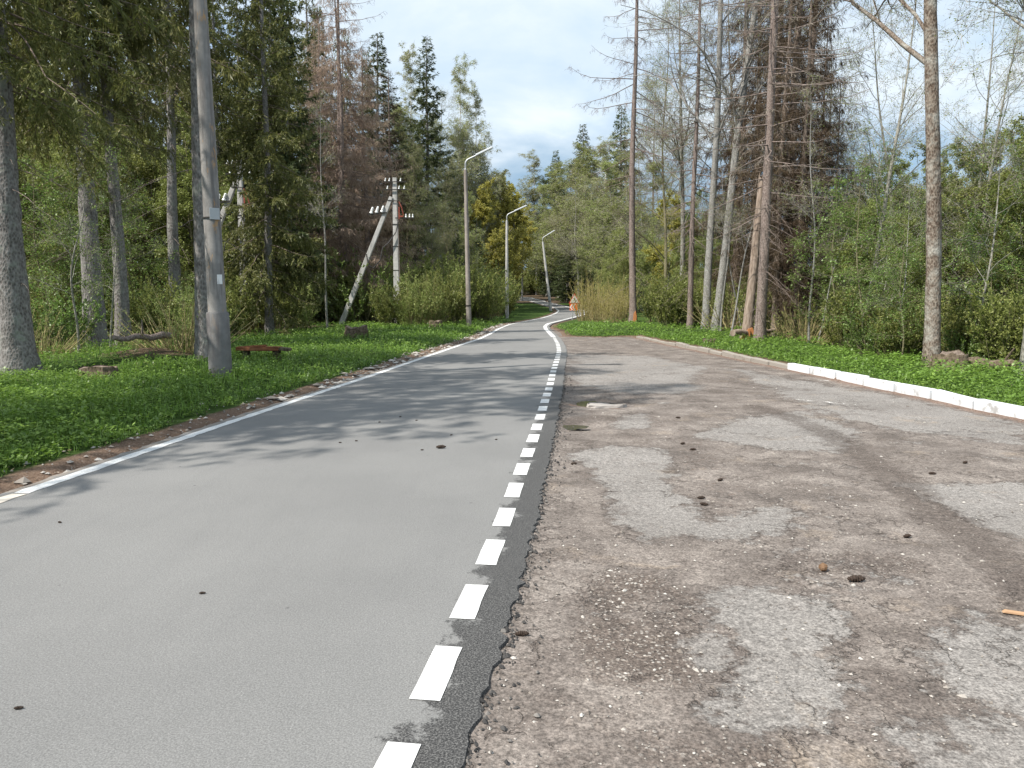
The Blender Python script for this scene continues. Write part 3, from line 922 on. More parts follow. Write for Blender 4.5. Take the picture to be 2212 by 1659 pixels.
def grow(rng, P, R, cnt, t0, t1, ang, angsd, length, K, grav=0.0, wander=0.12, ratio=0.5, tip=0.25, rmin=0.003, flat=False, up=0.0, tpow=1.0, gpow=0.0):
    """children curves of parent curves; cnt: per parent counts; length: f(parent_index, t) -> metres"""
    idx = np.repeat(np.arange(len(P)), cnt)
    m = len(idx)
    t = t0 + (t1 - t0) * rng.random(m) ** tpow
    p, T = sample(P[idx], t)
    Kp = R.shape[1]
    fi = np.clip(t, 0, 0.9999) * (Kp - 1); ii = fi.astype(int)
    r = R[idx, ii] * (1 - (fi - ii)) + R[idx, np.minimum(ii + 1, Kp - 1)] * (fi - ii)
    zz = np.tile([0.0, 0.0, 1.0], (m, 1))
    if flat:
        side = unit(np.cross(T, zz)) * np.where(rng.random(m) < 0.5, -1, 1)[:, None]
        perp = unit(side + rng.normal(0, 0.25, (m, 3)))
    else:
        v = rng.normal(0, 1, (m, 3))
        perp = unit(v - (v * T).sum(1, keepdims=True) * T)
    a = np.radians(ang + rng.normal(0, angsd, m))[:, None]
    d = unit(np.cos(a) * T + np.sin(a) * perp)
    d[:, 2] += up; d = unit(d)
    L = length(idx, t) * rng.uniform(0.7, 1.25, m)
    C = np.zeros((m, K, 3)); C[:, 0] = p
    for k in range(1, K):
        d = d + rng.normal(0, wander, (m, 3)) / math.sqrt(K)
        d[:, 2] -= grav / K * (1 + gpow * k / K)
        d = unit(d)
        C[:, k] = C[:, k - 1] + d * (L / (K - 1))[:, None]
    r0 = np.maximum(r * ratio * rng.uniform(0.75, 1.1, m), rmin)
    RR = r0[:, None] * np.linspace(1, tip, K)[None]
    return C, RR, idx, t


def tubes(P, R, sides):
    N, K, _ = P.shape
    T = unit(np.gradient(P, axis=1))
    av = unit(P[:, -1] - P[:, 0])
    ref = np.where(np.abs(av[:, 2:3]) < 0.8, np.array([[0, 0, 1.0]]), np.array([[1.0, 0.13, 0]]))
    a = unit(np.cross(T, ref[:, None, :])); b = np.cross(T, a)
    th = np.arange(sides) * 2 * PI / sides
    V = P[:, :, None] + R[:, :, None, None] * (a[:, :, None] * np.cos(th)[None, None, :, None] + b[:, :, None] * np.sin(th)[None, None, :, None])
    base = (np.arange(N) * K * sides)[:, None, None]
    k = (np.arange(K - 1) * sides)[None, :, None]; s = np.arange(sides)[None, None, :]; s2 = (s + 1) % sides
    Q = np.stack([base + k + s, base + k + s2, base + k + sides + s2, base + k + sides + s], -1).reshape(-1, 4)
    return V.reshape(-1, 3), Q


def blades(rng, C, D, L, Wd, flatness=0.0):
    m = len(C)
    D = unit(D)
    v = rng.normal(0, 1, (m, 3))
    if flatness > 0:
        v = v * (1 - flatness) + np.cross(D, np.tile([0, 0, 1.0], (m, 1))) * flatness * np.where(rng.random(m) < 0.5, -1, 1)[:, None] * 2
    s = unit(v - (v * D).sum(1, keepdims=True) * D)
    L = np.broadcast_to(L, (m,))[:, None]; Wd = np.broadcast_to(Wd, (m,))[:, None]
    mid = C + D * L * 0.45
    V = np.stack([C, mid + s * Wd / 2, C + D * L, mid - s * Wd / 2], 1)
    Q = np.arange(m * 4).reshape(m, 4)
    return V.reshape(-1, 3), Q


def along(rng, P, n):
    """n random points per curve with tangent"""
    idx = np.repeat(np.arange(len(P)), n)
    t = rng.random(len(idx))
    p, T = sample(P[idx], t)
    return p, T, t, idx


class Crown:
    def __init__(s): s.V, s.Q, s.m, s.r, s.k, s.sm = [], [], [], [], 0, []
    def add(s, VQ, mi, rnd=None, smooth=False):
        V, Q = VQ
        s.V.append(V); s.Q.append(Q + s.k); s.k += len(V)
        s.m.append(np.full(len(Q), mi)); s.sm.append(np.full(len(Q), smooth))
        s.r.append(np.random.default_rng(len(Q)).random(len(Q)) if rnd is None else rnd)
        return s
    def mesh(s, name, mats):
        return mesh_np(name, np.concatenate(s.V), np.concatenate(s.Q), mats=mats, qm=np.concatenate(s.m), smooth=np.concatenate(s.sm), fattr=np.concatenate(s.r))


def trunk_curve(rng, H, r0, K=26, bend=0.012, flare=0.35, top=0.12, pw=1.0):
    z = np.linspace(0, 1, K) ** 1.25 * H
    ph = rng.uniform(0, 6.28, 4)
    x = bend * H * (np.sin(z / H * 4 + ph[0]) - math.sin(ph[0])) * 0.7 + bend * H * 0.3 * np.sin(z / H * 11 + ph[1])
    y = bend * H * (np.sin(z / H * 3.4 + ph[2]) - math.sin(ph[2])) * 0.7
    P = np.stack([x, y, z], 1); P[0, :2] = 0
    P[0, 2] = -0.3
    R = r0 * (1 - (1 - top) * (z / H) ** pw) * (1 + flare * np.exp(-z / (r0 * 2.2)))
    R[-1] = min(R[-1], 0.02)
    return P[None], R[None]


def trunk_mesh(rng, P, R, matr, sides=14, fine=60):
    """trunk surface with root flare and lumps"""
    K = P.shape[1]
    q = np.linspace(0, 1, fine) ** 1.3
    pk = np.linspace(0, 1, K)
    p = np.stack([np.interp(q, pk, P[0, :, c]) for c in range(3)], 1)
    r = np.interp(q, pk, R[0])
    th = np.arange(sides) * 2 * PI / sides
    ph = rng.uniform(0, 6.28, 3)
    lump = 1 + 0.05 * np.sin(3 * th[None] + ph[0] + p[:, 2:3] * 0.8) + 0.035 * rng.normal(0, 1, (fine, sides))
    root = np.exp(-np.maximum(p[:, 2:3], 0) / 0.35) * 0.22 * np.maximum(0, np.sin(5 * th[None] + ph[1]))
    rr = r[:, None] * (lump + root)
    V = np.stack([p[:, None, 0] + rr * np.cos(th), p[:, None, 1] + rr * np.sin(th), np.repeat(p[:, 2:3], sides, 1)], 2).reshape(-1, 3)
    k = (np.arange(fine - 1) * sides)[:, None]; s = np.arange(sides)[None]; s2 = (s + 1) % sides
    Q = np.stack([k + s, k + s2, k + sides + s2, k + sides + s], -1).reshape(-1, 4)
    return mesh_np('trunk', V, Q, mats=[matr], smooth=True)


def spruce(seed, H, r0, cb, Rm, style='live', leaf='spruce', bark='bark_spruce', dens=1.0, step=0.42, per=4.4, hang=0.9, droop=0.30, zfine=99.0,
           stubs=14, blade=(0.15, 0.032), stub_lo=1.6, shape=0.75, nbl=26.0):
    rng = np.random.default_rng(seed)
    P, R = trunk_curve(rng, H, r0, bend=0.006)
    tm = trunk_mesh(rng, P, R, M[bark])
    n = int((H - cb) / step * per)
    z0 = cb + (H - cb) * (np.arange(n) + rng.random(n)) / n
    z0 = np.minimum(z0, H - 0.15)
    q = (z0 - cb) / (H - cb)
    L = Rm * (1 - q) ** shape * (0.6 + 0.4 * np.clip(q / 0.12, 0, 1)) * rng.uniform(0.65, 1.15, n) + 0.18
    az = rng.uniform(0, 2 * PI, n)
    K = 7
    t = np.linspace(0, 1, K)[None]
    el = np.radians(-12 + 42 * q ** 1.3 + rng.normal(0, 7, n))[:, None]
    dr = (droop * (1 - 0.6 * q) * rng.uniform(0.6, 1.4, n))[:, None]
    rr = L[:, None] * t
    zz = z0[:, None] + L[:, None] * (np.tan(el) * t - dr * t ** 1.6 + 0.20 * t ** 4)
    az2 = az[:, None] + rng.normal(0, 0.10, (n, K)).cumsum(1) * 0.6
    tx = np.interp(z0, P[0, :, 2], P[0, :, 0]); ty = np.interp(z0, P[0, :, 2], P[0, :, 1])
    BP = np.stack([tx[:, None] + rr * np.cos(az2), ty[:, None] + rr * np.sin(az2), zz], 2)
    br0 = np.clip(0.008 + 0.006 * L, 0.007, 0.04)
    BR = br0[:, None] * np.linspace(1, 0.2, K)[None]
    br = Crown()
    br.add(tubes(BP, BR, 4), 0, smooth=True)
    if stubs:
        zs = rng.uniform(stub_lo, cb + 1.0, stubs)
        a2 = rng.uniform(0, 2 * PI, stubs)
        sl2 = rng.uniform(0.3, 2.4, stubs)
        sp = np.zeros((1, 2, 3))
        t5 = np.linspace(0, 1, 6)[None]
        sx = np.interp(zs, P[0, :, 2], P[0, :, 0]); sy = np.interp(zs, P[0, :, 2], P[0, :, 1])
        SPt = np.stack([sx[:, None] + sl2[:, None] * t5 * np.cos(a2)[:, None], sy[:, None] + sl2[:, None] * t5 * np.sin(a2)[:, None],
                        zs[:, None] + sl2[:, None] * (-0.25 * t5 - 0.35 * t5 ** 2 + 0.1 * t5 ** 4)], 2)
        SPt += rng.normal(0, 0.03, SPt.shape) * t5[..., None]
        SR = 0.009 * np.linspace(1, 0.3, 6)[None] * np.ones((stubs, 1))
        br.add(tubes(SPt, SR, 4), 1, smooth=True)
        S2, S2R, _, _ = grow(rng, SPt, SR, np.full(stubs, 5), 0.3, 1.0, 50, 15, lambda i, tt: sl2[i] * 0.28, 4, 0.8, ratio=0.5, rmin=0.003, flat=True)
        br.add(tubes(S2, S2R, 3), 1, smooth=True)
    cr = Crown()
    fine = np.where(z0 < zfine, 1.0, 0.55)
    cnt = np.maximum(2, (L * 8.5 * dens * fine)).astype(int)
    lk = 1.45 if hang > 1.2 else 1.0
    lf = lambda i, tt: np.clip(lk * (0.16 + 0.30 * (1 - tt)) * (0.5 + 0.32 * L[i]), 0.10, 1.2)
    S, SR, si, st = grow(rng, BP, BR, cnt, 0.12, 1.0, 58, 12, lf, 5, hang * 1.6, 0.15, 0.4, 0.3, 0.003, True)
    if style == 'live':
        nb = np.maximum(2, (np.linalg.norm(S[:, -1] - S[:, 0], axis=1) * nbl * np.where(z0[si] < zfine, 1.0, 0.6))).astype(int)
        p, T, tt, _ = along(rng, S, nb)
        D = unit(T + rng.normal(0, 0.42, T.shape) + np.array([0, 0, -0.10]))
        k = np.where(z0[si][np.repeat(np.arange(len(S)), nb)] < zfine, 1.0, 2.2)
        cr.add(blades(rng, p, D, blade[0] * rng.uniform(0.6, 1.3, len(p)) * k, blade[1] * rng.uniform(0.7, 1.3, len(p)) * k), 0, np.clip(rng.normal(0.42, 0.22, len(p)), 0, 1))
        nb2 = np.maximum(2, L * 9 * fine).astype(int)
        p, T, tt, _ = along(rng, BP[:, 3:], nb2)
        cr.add(blades(rng, p, unit(T + rng.normal(0, 0.5, T.shape)), blade[0], blade[1]), 0, np.clip(rng.normal(0.5, 0.2, len(p)), 0, 1))
        br.add(tubes(S[::3, ::2], SR[::3, ::2], 3), 0)
    elif style == 'dead':
        nb = np.maximum(2, (np.linalg.norm(S[:, -1] - S[:, 0], axis=1) * nbl * 0.7)).astype(int)
        p, T, tt, _ = along(rng, S, nb)
        D = unit(T * 0.6 + rng.normal(0, 0.35, T.shape) + np.array([0, 0, -0.55]))
        cr.add(blades(rng, p, D, blade[0] * rng.uniform(0.7, 1.7, len(p)), blade[1] * rng.uniform(0.5, 1.1, len(p))), 0, np.clip(rng.normal(0.5, 0.25, len(p)), 0, 1))
        br.add(tubes(S[::2, ::2], SR[::2, ::2], 3), 0)
    else:                                                # bare: only hanging twigs are left
        br.add(tubes(S, SR, 3), 0)
        nb = np.maximum(2, (np.linalg.norm(S[:, -1] - S[:, 0], axis=1) * nbl)).astype(int)
        p, T, tt, _ = along(rng, S, nb)
        D = unit(T * 0.5 + rng.normal(0, 0.45, T.shape) + np.array([0, 0, -0.4]))
        cr.add(blades(rng, p, D, 0.16 * rng.uniform(0.5, 1.6, len(p)), 0.010), 0)
    return dict(trunk=tm, branches=br.mesh('branches', [M['bark_brown'] if style == 'live' else M[bark], M['bark_dead']]), crown=cr.mesh('crown', [M[leaf]]))


def broadleaf(seed, H, r0, cb, np_=26, spread=0.33, ang=48, leaf='bud_leaf', bark='bark_grey', n2=8, n3=7, n4=3, nl=4, ls=(0.055, 0.035), grav=0.05, tgrav=0.3,
              up=0.25, bend=0.02, pw=1.0, flat=0.0, twig='twig', tw=0.010, top=0.1, lrnd=0.45):
    rng = np.random.default_rng(seed)
    P, R = trunk_curve(rng, H, r0, bend=bend, flare=0.25, top=top, pw=pw)
    tm = trunk_mesh(rng, P, R, M[bark], 12)
    Q = P[:, np.searchsorted(P[0, :, 2], cb):]; RQ = R[:, np.searchsorted(P[0, :, 2], cb):]
    l1 = lambda i, t: H * spread * (1.0 - 0.72 * t) + 0.2
    A, AR, _, ta = grow(rng, Q, RQ, np.array([np_]), 0.0, 0.98, ang, 10, l1, 8, grav, 0.35, 0.42, 0.18, 0.008, up=up)
    LA = np.linalg.norm(A[:, -1] - A[:, 0], axis=1)
    Bc = np.maximum(3, n2 * (0.5 + LA / LA.max())).astype(int)
    Bp, BR, bi, tb = grow(rng, A, AR, Bc, 0.15, 1.0, 46, 12, lambda i, t: LA[i] * 0.42 * (1.1 - 0.6 * t) + 0.12, 6, grav + 0.1, 0.35, 0.5, 0.25, 0.005, up=up * 0.6)
    LB = np.linalg.norm(Bp[:, -1] - Bp[:, 0], axis=1)
    Cc = np.maximum(2, n3 * (0.4 + LB / np.percentile(LB, 95))).astype(int)
    Cp, CR, ci, tcc = grow(rng, Bp, BR, Cc, 0.1, 1.0, 45, 15, lambda i, t: LB[i] * 0.5 * (1.05 - 0.5 * t) + 0.10, 4, tgrav, 0.4, 0.5, 0.35, 0.003, up=up * 0.3)
    br = Crown()
    br.add(tubes(A, AR, 6), 0, smooth=True); br.add(tubes(Bp, BR, 4), 0, smooth=True); br.add(tubes(Cp, CR, 3), 0)
    cr = Crown()
    LC = np.linalg.norm(Cp[:, -1] - Cp[:, 0], axis=1)
    if n4:
        p, T, t, _ = along(rng, Cp, np.full(len(Cp), n4))
        D = unit(T + rng.normal(0, 0.6, T.shape) + np.array([0, 0, -tgrav * 0.6]))
        cr.add(blades(rng, p, D, np.clip(LC.mean() * 0.6 * rng.uniform(0.5, 1.4, len(p)), 0.08, 0.5), tw), 1)
    if nl:
        p, T, t, _ = along(rng, Cp, np.full(len(Cp), nl))
        p = p + rng.normal(0, 0.06, p.shape)
        D = unit(rng.normal(0, 1, T.shape) * np.array([1, 1, 0.5]) + T * 0.5 + np.array([0, 0, -0.35]))
        cr.add(blades(rng, p, D, ls[0] * rng.uniform(0.6, 1.35, len(p)), ls[1] * rng.uniform(0.6, 1.3, len(p)), flat), 0, np.clip(rng.normal(lrnd, 0.25, len(p)), 0, 1))
    return dict(trunk=tm, branches=br.mesh('branches', [M[bark]]), crown=cr.mesh('crown', [M[leaf], M[twig]]))


def shrub(seed, H, rad, stems, leaf='willow_leaf', bark='bark_willow', n2=6, nl=7, ls=(0.05, 0.022), lean=0.35, base=0.35, r0=0.011, wand=0.35, wispy=0.0):
    rng = np.random.default_rng(seed)
    a = rng.uniform(0, 2 * PI, stems); q = np.sqrt(rng.random(stems))
    bx, by = q * rad * base * np.cos(a), q * rad * base * np.sin(a)
    h = H * rng.uniform(0.45, 1.18, stems) * (1 - 0.35 * q)
    K = 6
    S = np.zeros((stems, K, 3)); S[:, 0] = np.stack([bx, by, np.full(stems, -0.1)], 1)
    d = unit(np.stack([np.cos(a) * q * lean * rad / H * 1.6, np.sin(a) * q * lean * rad / H * 1.6, np.ones(stems)], 1) + rng.normal(0, 0.10, (stems, 3)))
    for k in range(1, K):
        d = unit(d + rng.normal(0, wand, (stems, 3)) / K * np.array([1, 1, 0.3]))
        S[:, k] = S[:, k - 1] + d * (h / (K - 1))[:, None]
    R = (r0 * rng.uniform(0.6, 1.4, stems))[:, None] * np.linspace(1, 0.25, K)[None]
    st = Crown(); st.add(tubes(S, R, 4), 0, smooth=True)
    B, BR, bi, tb = grow(rng, S, R, np.full(stems, n2), 0.25, 1.0, 34, 12, lambda i, t: h[i] * 0.26 * (1.1 - 0.6 * t), 4, -0.1, 0.3, 0.5, 0.3, 0.0025)
    st.add(tubes(B, BR, 3), 0)
    cr = Crown()
    p, T, t, _ = along(rng, B, np.full(len(B), nl))
    D = unit(T * 0.7 + rng.normal(0, 0.55, T.shape) + np.array([0, 0, 0.1]))
    cr.add(blades(rng, p, D, ls[0] * rng.uniform(0.5, 1.4, len(p)), ls[1] * rng.uniform(0.6, 1.3, len(p))), 0, np.clip(rng.normal(0.45, 0.25, len(p)), 0, 1))
    p, T, t, _ = along(rng, S[:, 2:], np.full(stems, nl))
    D = unit(T * 0.6 + rng.normal(0, 0.6, T.shape))
    cr.add(blades(rng, p, D, ls[0] * rng.uniform(0.5, 1.4, len(p)), ls[1] * rng.uniform(0.6, 1.3, len(p))), 0)
    return dict(stems=st.mesh('stems', [M[bark]]), foliage=cr.mesh('foliage', [M[leaf]]))


def plant(var, name, label, cat, group, x, y, s=1.0, rz=0.0, lean=(0.0, 0.0), sxy=1.0, trunk_mat=None):
    z = G(x, y) - 0.02
    e = empty(name, (x, y, z))
    e.rotation_euler = (Matrix.Rotation(lean[1], 3, 'Y') @ Matrix.Rotation(lean[0], 3, 'X') @ Matrix.Rotation(rz, 3, 'Z')).to_euler()
    e.scale = (s * sxy, s * sxy, s)
    tag(e, label, cat, group)
    for part, me in var.items():
        if me is None: continue
        po = link(bpy.data.objects.new(part, me), e)
        if part != 'trunk': po['kind'] = 'stuff'        # twigs and leaves too small to pick apart
    return e


# ---- the kinds of tree in this wood, each grown once
VAR = {}
VAR['old_a'] = spruce(11, 18, 0.27, 6.0, 3.4, 'live', 'spruce_olive', dens=1.1, zfine=9.0, hang=1.5, droop=0.50, stubs=16, blade=(0.125, 0.021), nbl=68)
VAR['old_c'] = spruce(13, 13, 0.20, 8.6, 2.2, 'live', 'spruce_olive', dens=0.9, zfine=4.0, hang=1.2, droop=0.4, stubs=10, blade=(0.125, 0.03), nbl=40)
VAR['old_b'] = spruce(12, 17, 0.22, 8.0, 3.0, 'live', 'spruce_olive', dens=1.1, zfine=9.5, hang=1.4, droop=0.45, stubs=18, blade=(0.125, 0.021), nbl=62)
VAR['full_a'] = spruce(21, 25, 0.24, 1.6, 4.0, 'live', 'spruce_olive', dens=1.0, step=0.5, hang=1.3, droop=0.42, stubs=8, blade=(0.22, 0.046), stub_lo=0.8, nbl=32)
VAR['full_b'] = spruce(22, 25, 0.22, 1.0, 3.7, 'live', 'spruce', dens=1.35, step=0.42, hang=0.7, droop=0.28, stubs=6, blade=(0.24, 0.055), stub_lo=0.6, nbl=36, shape=0.92)
VAR['young'] = spruce(23, 10, 0.11, 0.4, 2.1, 'live', 'spruce', dens=1.0, step=0.42, hang=0.6, droop=0.18, stubs=0, blade=(0.25, 0.08), nbl=24)
VAR['brown_a'] = spruce(31, 24, 0.20, 2.6, 4.0, 'dead', 'brown', 'bark_dead', dens=1.05, step=0.54, hang=1.5, droop=0.30, stubs=16, blade=(0.26, 0.026), nbl=32)
VAR['brown_b'] = spruce(32, 25, 0.21, 2.0, 3.2, 'dead', 'darkbrown', 'bark_brown', dens=1.1, step=0.5, hang=1.1, droop=0.25, stubs=20, blade=(0.22, 0.022), nbl=36)
VAR['bare_a'] = spruce(41, 26, 0.20, 7.5, 3.6, 'bare', 'twig_red', 'bark_dead', dens=0.7, step=0.85, per=3.0, hang=0.9, droop=0.22, stubs=24, stub_lo=2.0, shape=0.45, nbl=30)
VAR['bare_b'] = spruce(42, 25, 0.19, 4.0, 3.2, 'bare', 'twig', 'bark_dead', dens=0.5, step=0.55, per=4.2, hang=0.5, droop=0.18, stubs=40, stub_lo=1.0, shape=0.5, nbl=12)
VAR['birch_a'] = broadleaf(51, 22, 0.15, 5.0, 36, 0.27, 40, 'birch_leaf', 'bark_birch', 9, 9, 6, 16, (0.11, 0.050), 0.12, 1.0, 0.40, 0.012, tw=0.016)
VAR['birch_b'] = broadleaf(52, 20, 0.13, 3.0, 38, 0.25, 40, 'bud_leaf', 'bark_grey', 9, 9, 5, 12, (0.12, 0.07), 0.08, 0.6, 0.40, 0.016, tw=0.016)
VAR['bud_a'] = broadleaf(61, 19, 0.16, 4.5, 30, 0.30, 48, 'bud_leaf', 'bark_grey', 9, 8, 4, 4, (0.055, 0.035), 0.06, 0.25, 0.30, 0.02)
VAR['bud_b'] = broadleaf(62, 16, 0.10, 2.5, 30, 0.30, 50, 'bud_leaf', 'bark_olive', 8, 8, 4, 6, (0.060, 0.038), 0.06, 0.2, 0.30, 0.03)
VAR['bud_c'] = broadleaf(64, 15, 0.10, 3.0, 20, 0.30, 52, 'bud_leaf', 'bark_grey', 7, 6, 3, 4, (0.055, 0.036), 0.06, 0.2, 0.25, 0.03)
VAR['aspen'] = broadleaf(65, 21, 0.17, 7.5, 26, 0.26, 50, 'bud_leaf', 'bark_aspen', 8, 8, 4, 2, (0.045, 0.03), 0.04, 0.2, 0.25, 0.010, top=0.3)
VAR['big_birch'] = broadleaf(69, 19, 0.17, 5.0, 13, 0.40, 60, 'bud_leaf', 'bark_oldbirch', 9, 9, 4, 4, (0.045, 0.028), 0.04, 0.35, 0.30, 0.006, 1.1, top=0.4)
VAR['maple'] = broadleaf(71, 13, 0.13, 2.0, 34, 0.30, 46, 'maple_leaf', 'bark_grey', 8, 8, 2, 15, (0.15, 0.11), 0.04, 0.1, 0.3, 0.02)
VAR['thicket_a'] = broadleaf(81, 8.5, 0.075, 0.8, 32, 0.33, 46, 'thicket_leaf', 'bark_olive', 8, 6, 1, 28, (0.085, 0.055), 0.05, 0.15, 0.3, 0.03)
VAR['thicket_b'] = broadleaf(82, 7.5, 0.065, 0.6, 30, 0.34, 50, 'bud_leaf', 'bark_olive', 8, 6, 1, 18, (0.075, 0.050), 0.05, 0.15, 0.25, 0.04)
VAR['sapling_a'] = broadleaf(91, 6.0, 0.035, 0.9, 20, 0.30, 66, 'young_leaf', 'bark_olive', 6, 5, 1, 9, (0.075, 0.052), 0.15, 0.1, 0.0, 0.03, 1.0, 0.8)
VAR['sapling_b'] = broadleaf(92, 7.0, 0.04, 1.4, 18, 0.28, 60, 'young_leaf', 'bark_grey', 5, 5, 2, 7, (0.065, 0.045), 0.10, 0.1, 0.05, 0.05, 1.0, 0.8)
VAR['pole_tree'] = broadleaf(93, 11.0, 0.055, 4.0, 18, 0.16, 44, 'bud_leaf', 'bark_aspen', 5, 5, 3, 3, (0.05, 0.03), 0.05, 0.2, 0.3, 0.02)
VAR['willow_a'] = shrub(101, 3.2, 1.7, 90, 'willow_leaf', 'bark_willow', 5, 18, (0.10, 0.040))
VAR['willow_b'] = shrub(102, 2.6, 1.6, 100, 'thicket_leaf', 'bark_olive', 6, 18, (0.085, 0.050))
VAR['willow_c'] = shrub(103, 3.0, 1.5, 110, 'maple_leaf', 'bark_willow', 5, 6, (0.06, 0.022), wand=0.25)
VAR['leafy'] = shrub(104, 2.4, 1.7, 60, 'young_leaf', 'bark_olive', 7, 12, (0.07, 0.046), lean=0.6)
VAR['brush'] = shrub(105, 1.5, 1.3, 70, 'willow_leaf', 'bark_willow', 5, 3, (0.05, 0.02), lean=0.9)

# ------------------------------------------------------------------ lamps, power poles, sign
def street_lamp(x, y, H, label, lean=(0, 0), cm='conc_far', r=(0.135, 0.085), sleeve=None, plate=False, arm=0.0, headless=False):
    e = empty('street_lamp', (x, y, G(x, y) - 0.05)); e.rotation_euler = (lean[0], lean[1], arm)
    tag(e, label, 'street lamp', 'street lamps along the road')
    zb = sleeve[0] if sleeve else 0.0
    m = MB()
    n = 12
    m.tube([(0, 0, zb - 0.2 + (H - zb + 0.2) * i / n) for i in range(n + 1)], [r[0] + (r[1] - r[0]) * i / n for i in range(n + 1)], 18)
    m.build('pole', M[cm], e, True)
    if sleeve:
        MB().tube([(0, 0, -0.3), (0, 0, 0.0), (0, 0, zb * 0.6), (0, 0, zb - 0.02), (0, 0, zb + 0.02)], [sleeve[1] * 1.12, sleeve[1] * 1.10, sleeve[1] * 1.08, sleeve[1] * 1.08, sleeve[1] * 0.98], 20).build('sleeve', M['conc_base'], e, True)
    else:
        MB().tube([(0, 0, 1.05), (0, 0, 1.12)], r[0] * 1.04, 16).build('band', M['dark_metal'], e, True)
    if plate:
        p = MB().box((0.10, -0.135, 2.95), (0.17, 0.012, 0.20), Matrix.Rotation(0.55, 3, 'Z')).build('number_plate', M['plate'], e, bevel=0.003)
        MB().tube([(0.0, 0, 2.88), (0, 0, 2.90)], r[0] * 1.02, 18).build('strap', M['dark_metal'], e, True)
        MB().box((0.115, -0.105, 1.80), (0.09, 0.004, 0.17), Matrix.Rotation(0.75, 3, 'Z')).build('paper_notice', M['sign_white'], e)
    pts = [(0, 0, H - 0.5), (0, 0, H + 0.25)]
    for k in range(1, 7):
        t = k / 6 * math.radians(66)
        pts.append((0.28 * (1 - math.cos(t)), 0, H + 0.25 + 0.28 * math.sin(t)))
    dx_, dz_ = math.cos(math.radians(24)), math.sin(math.radians(24))
    x0, z0 = pts[-1][0], pts[-1][2]
    pts += [(x0 + dx_ * 0.4, 0, z0 + dz_ * 0.4), (x0 + dx_ * 0.75, 0, z0 + dz_ * 0.75)]
    MB().tube(pts, 0.042, 10).build('bracket', M['galv'], e, True)
    MB().tube([(0, 0, H - 0.12), (0, 0, H + 0.06)], [r[1] * 1.02, 0.05], 14).build('collar', M['galv'], e, True)
    hx, hz = pts[-2][0], pts[-2][2]
    R = Matrix.Rotation(-math.radians(24), 3, 'Y')
    hd = MB()
    c = Vector((hx, 0, hz)) + R @ Vector((0.45, 0, 0.02))
    hd.box(c, (0.95, 0.26, 0.08), R, taper=0.92)
    head = hd.build('lamp_head', M['white_metal'], e, bevel=0.015)
    MB().box(c + R @ Vector((0.08, 0, -0.047)), (0.62, 0.20, 0.014), R).build('lens', M['insulator'], head)
    return e


x, y = gp(478, 830)
street_lamp(x, y, 8.6, 'thick grey concrete lamp pole with a stepped base and number plate, nearest of all', (0, math.radians(-0.7)),
            'conc_near', (0.165, 0.095), (1.20, 0.185), True)
x, y = gp(1013, 709)
street_lamp(x, y, 7.75, 'concrete street lamp behind the grass verge bend, tallest of the lamps whose heads show', (0, math.radians(-0.9)))
x, y = gp(1095, 690)
street_lamp(x, y, 6.7, 'pale street lamp at the foot of the yellow maple, beyond the tallest lamp', (0, 0), 'conc_pale', (0.14, 0.08))
x, y = gp(1190, 672)
street_lamp(x, y, 7.2, 'leaning pale street lamp standing inside the sharp road bend', (0, math.radians(-7.0)), 'conc_pale', (0.16, 0.10))
x, y = at(1128, 112)
street_lamp(x, y, 7.0, 'farthest street lamp, only its head showing beside the yellow maple', (0, 0), 'conc_pale')


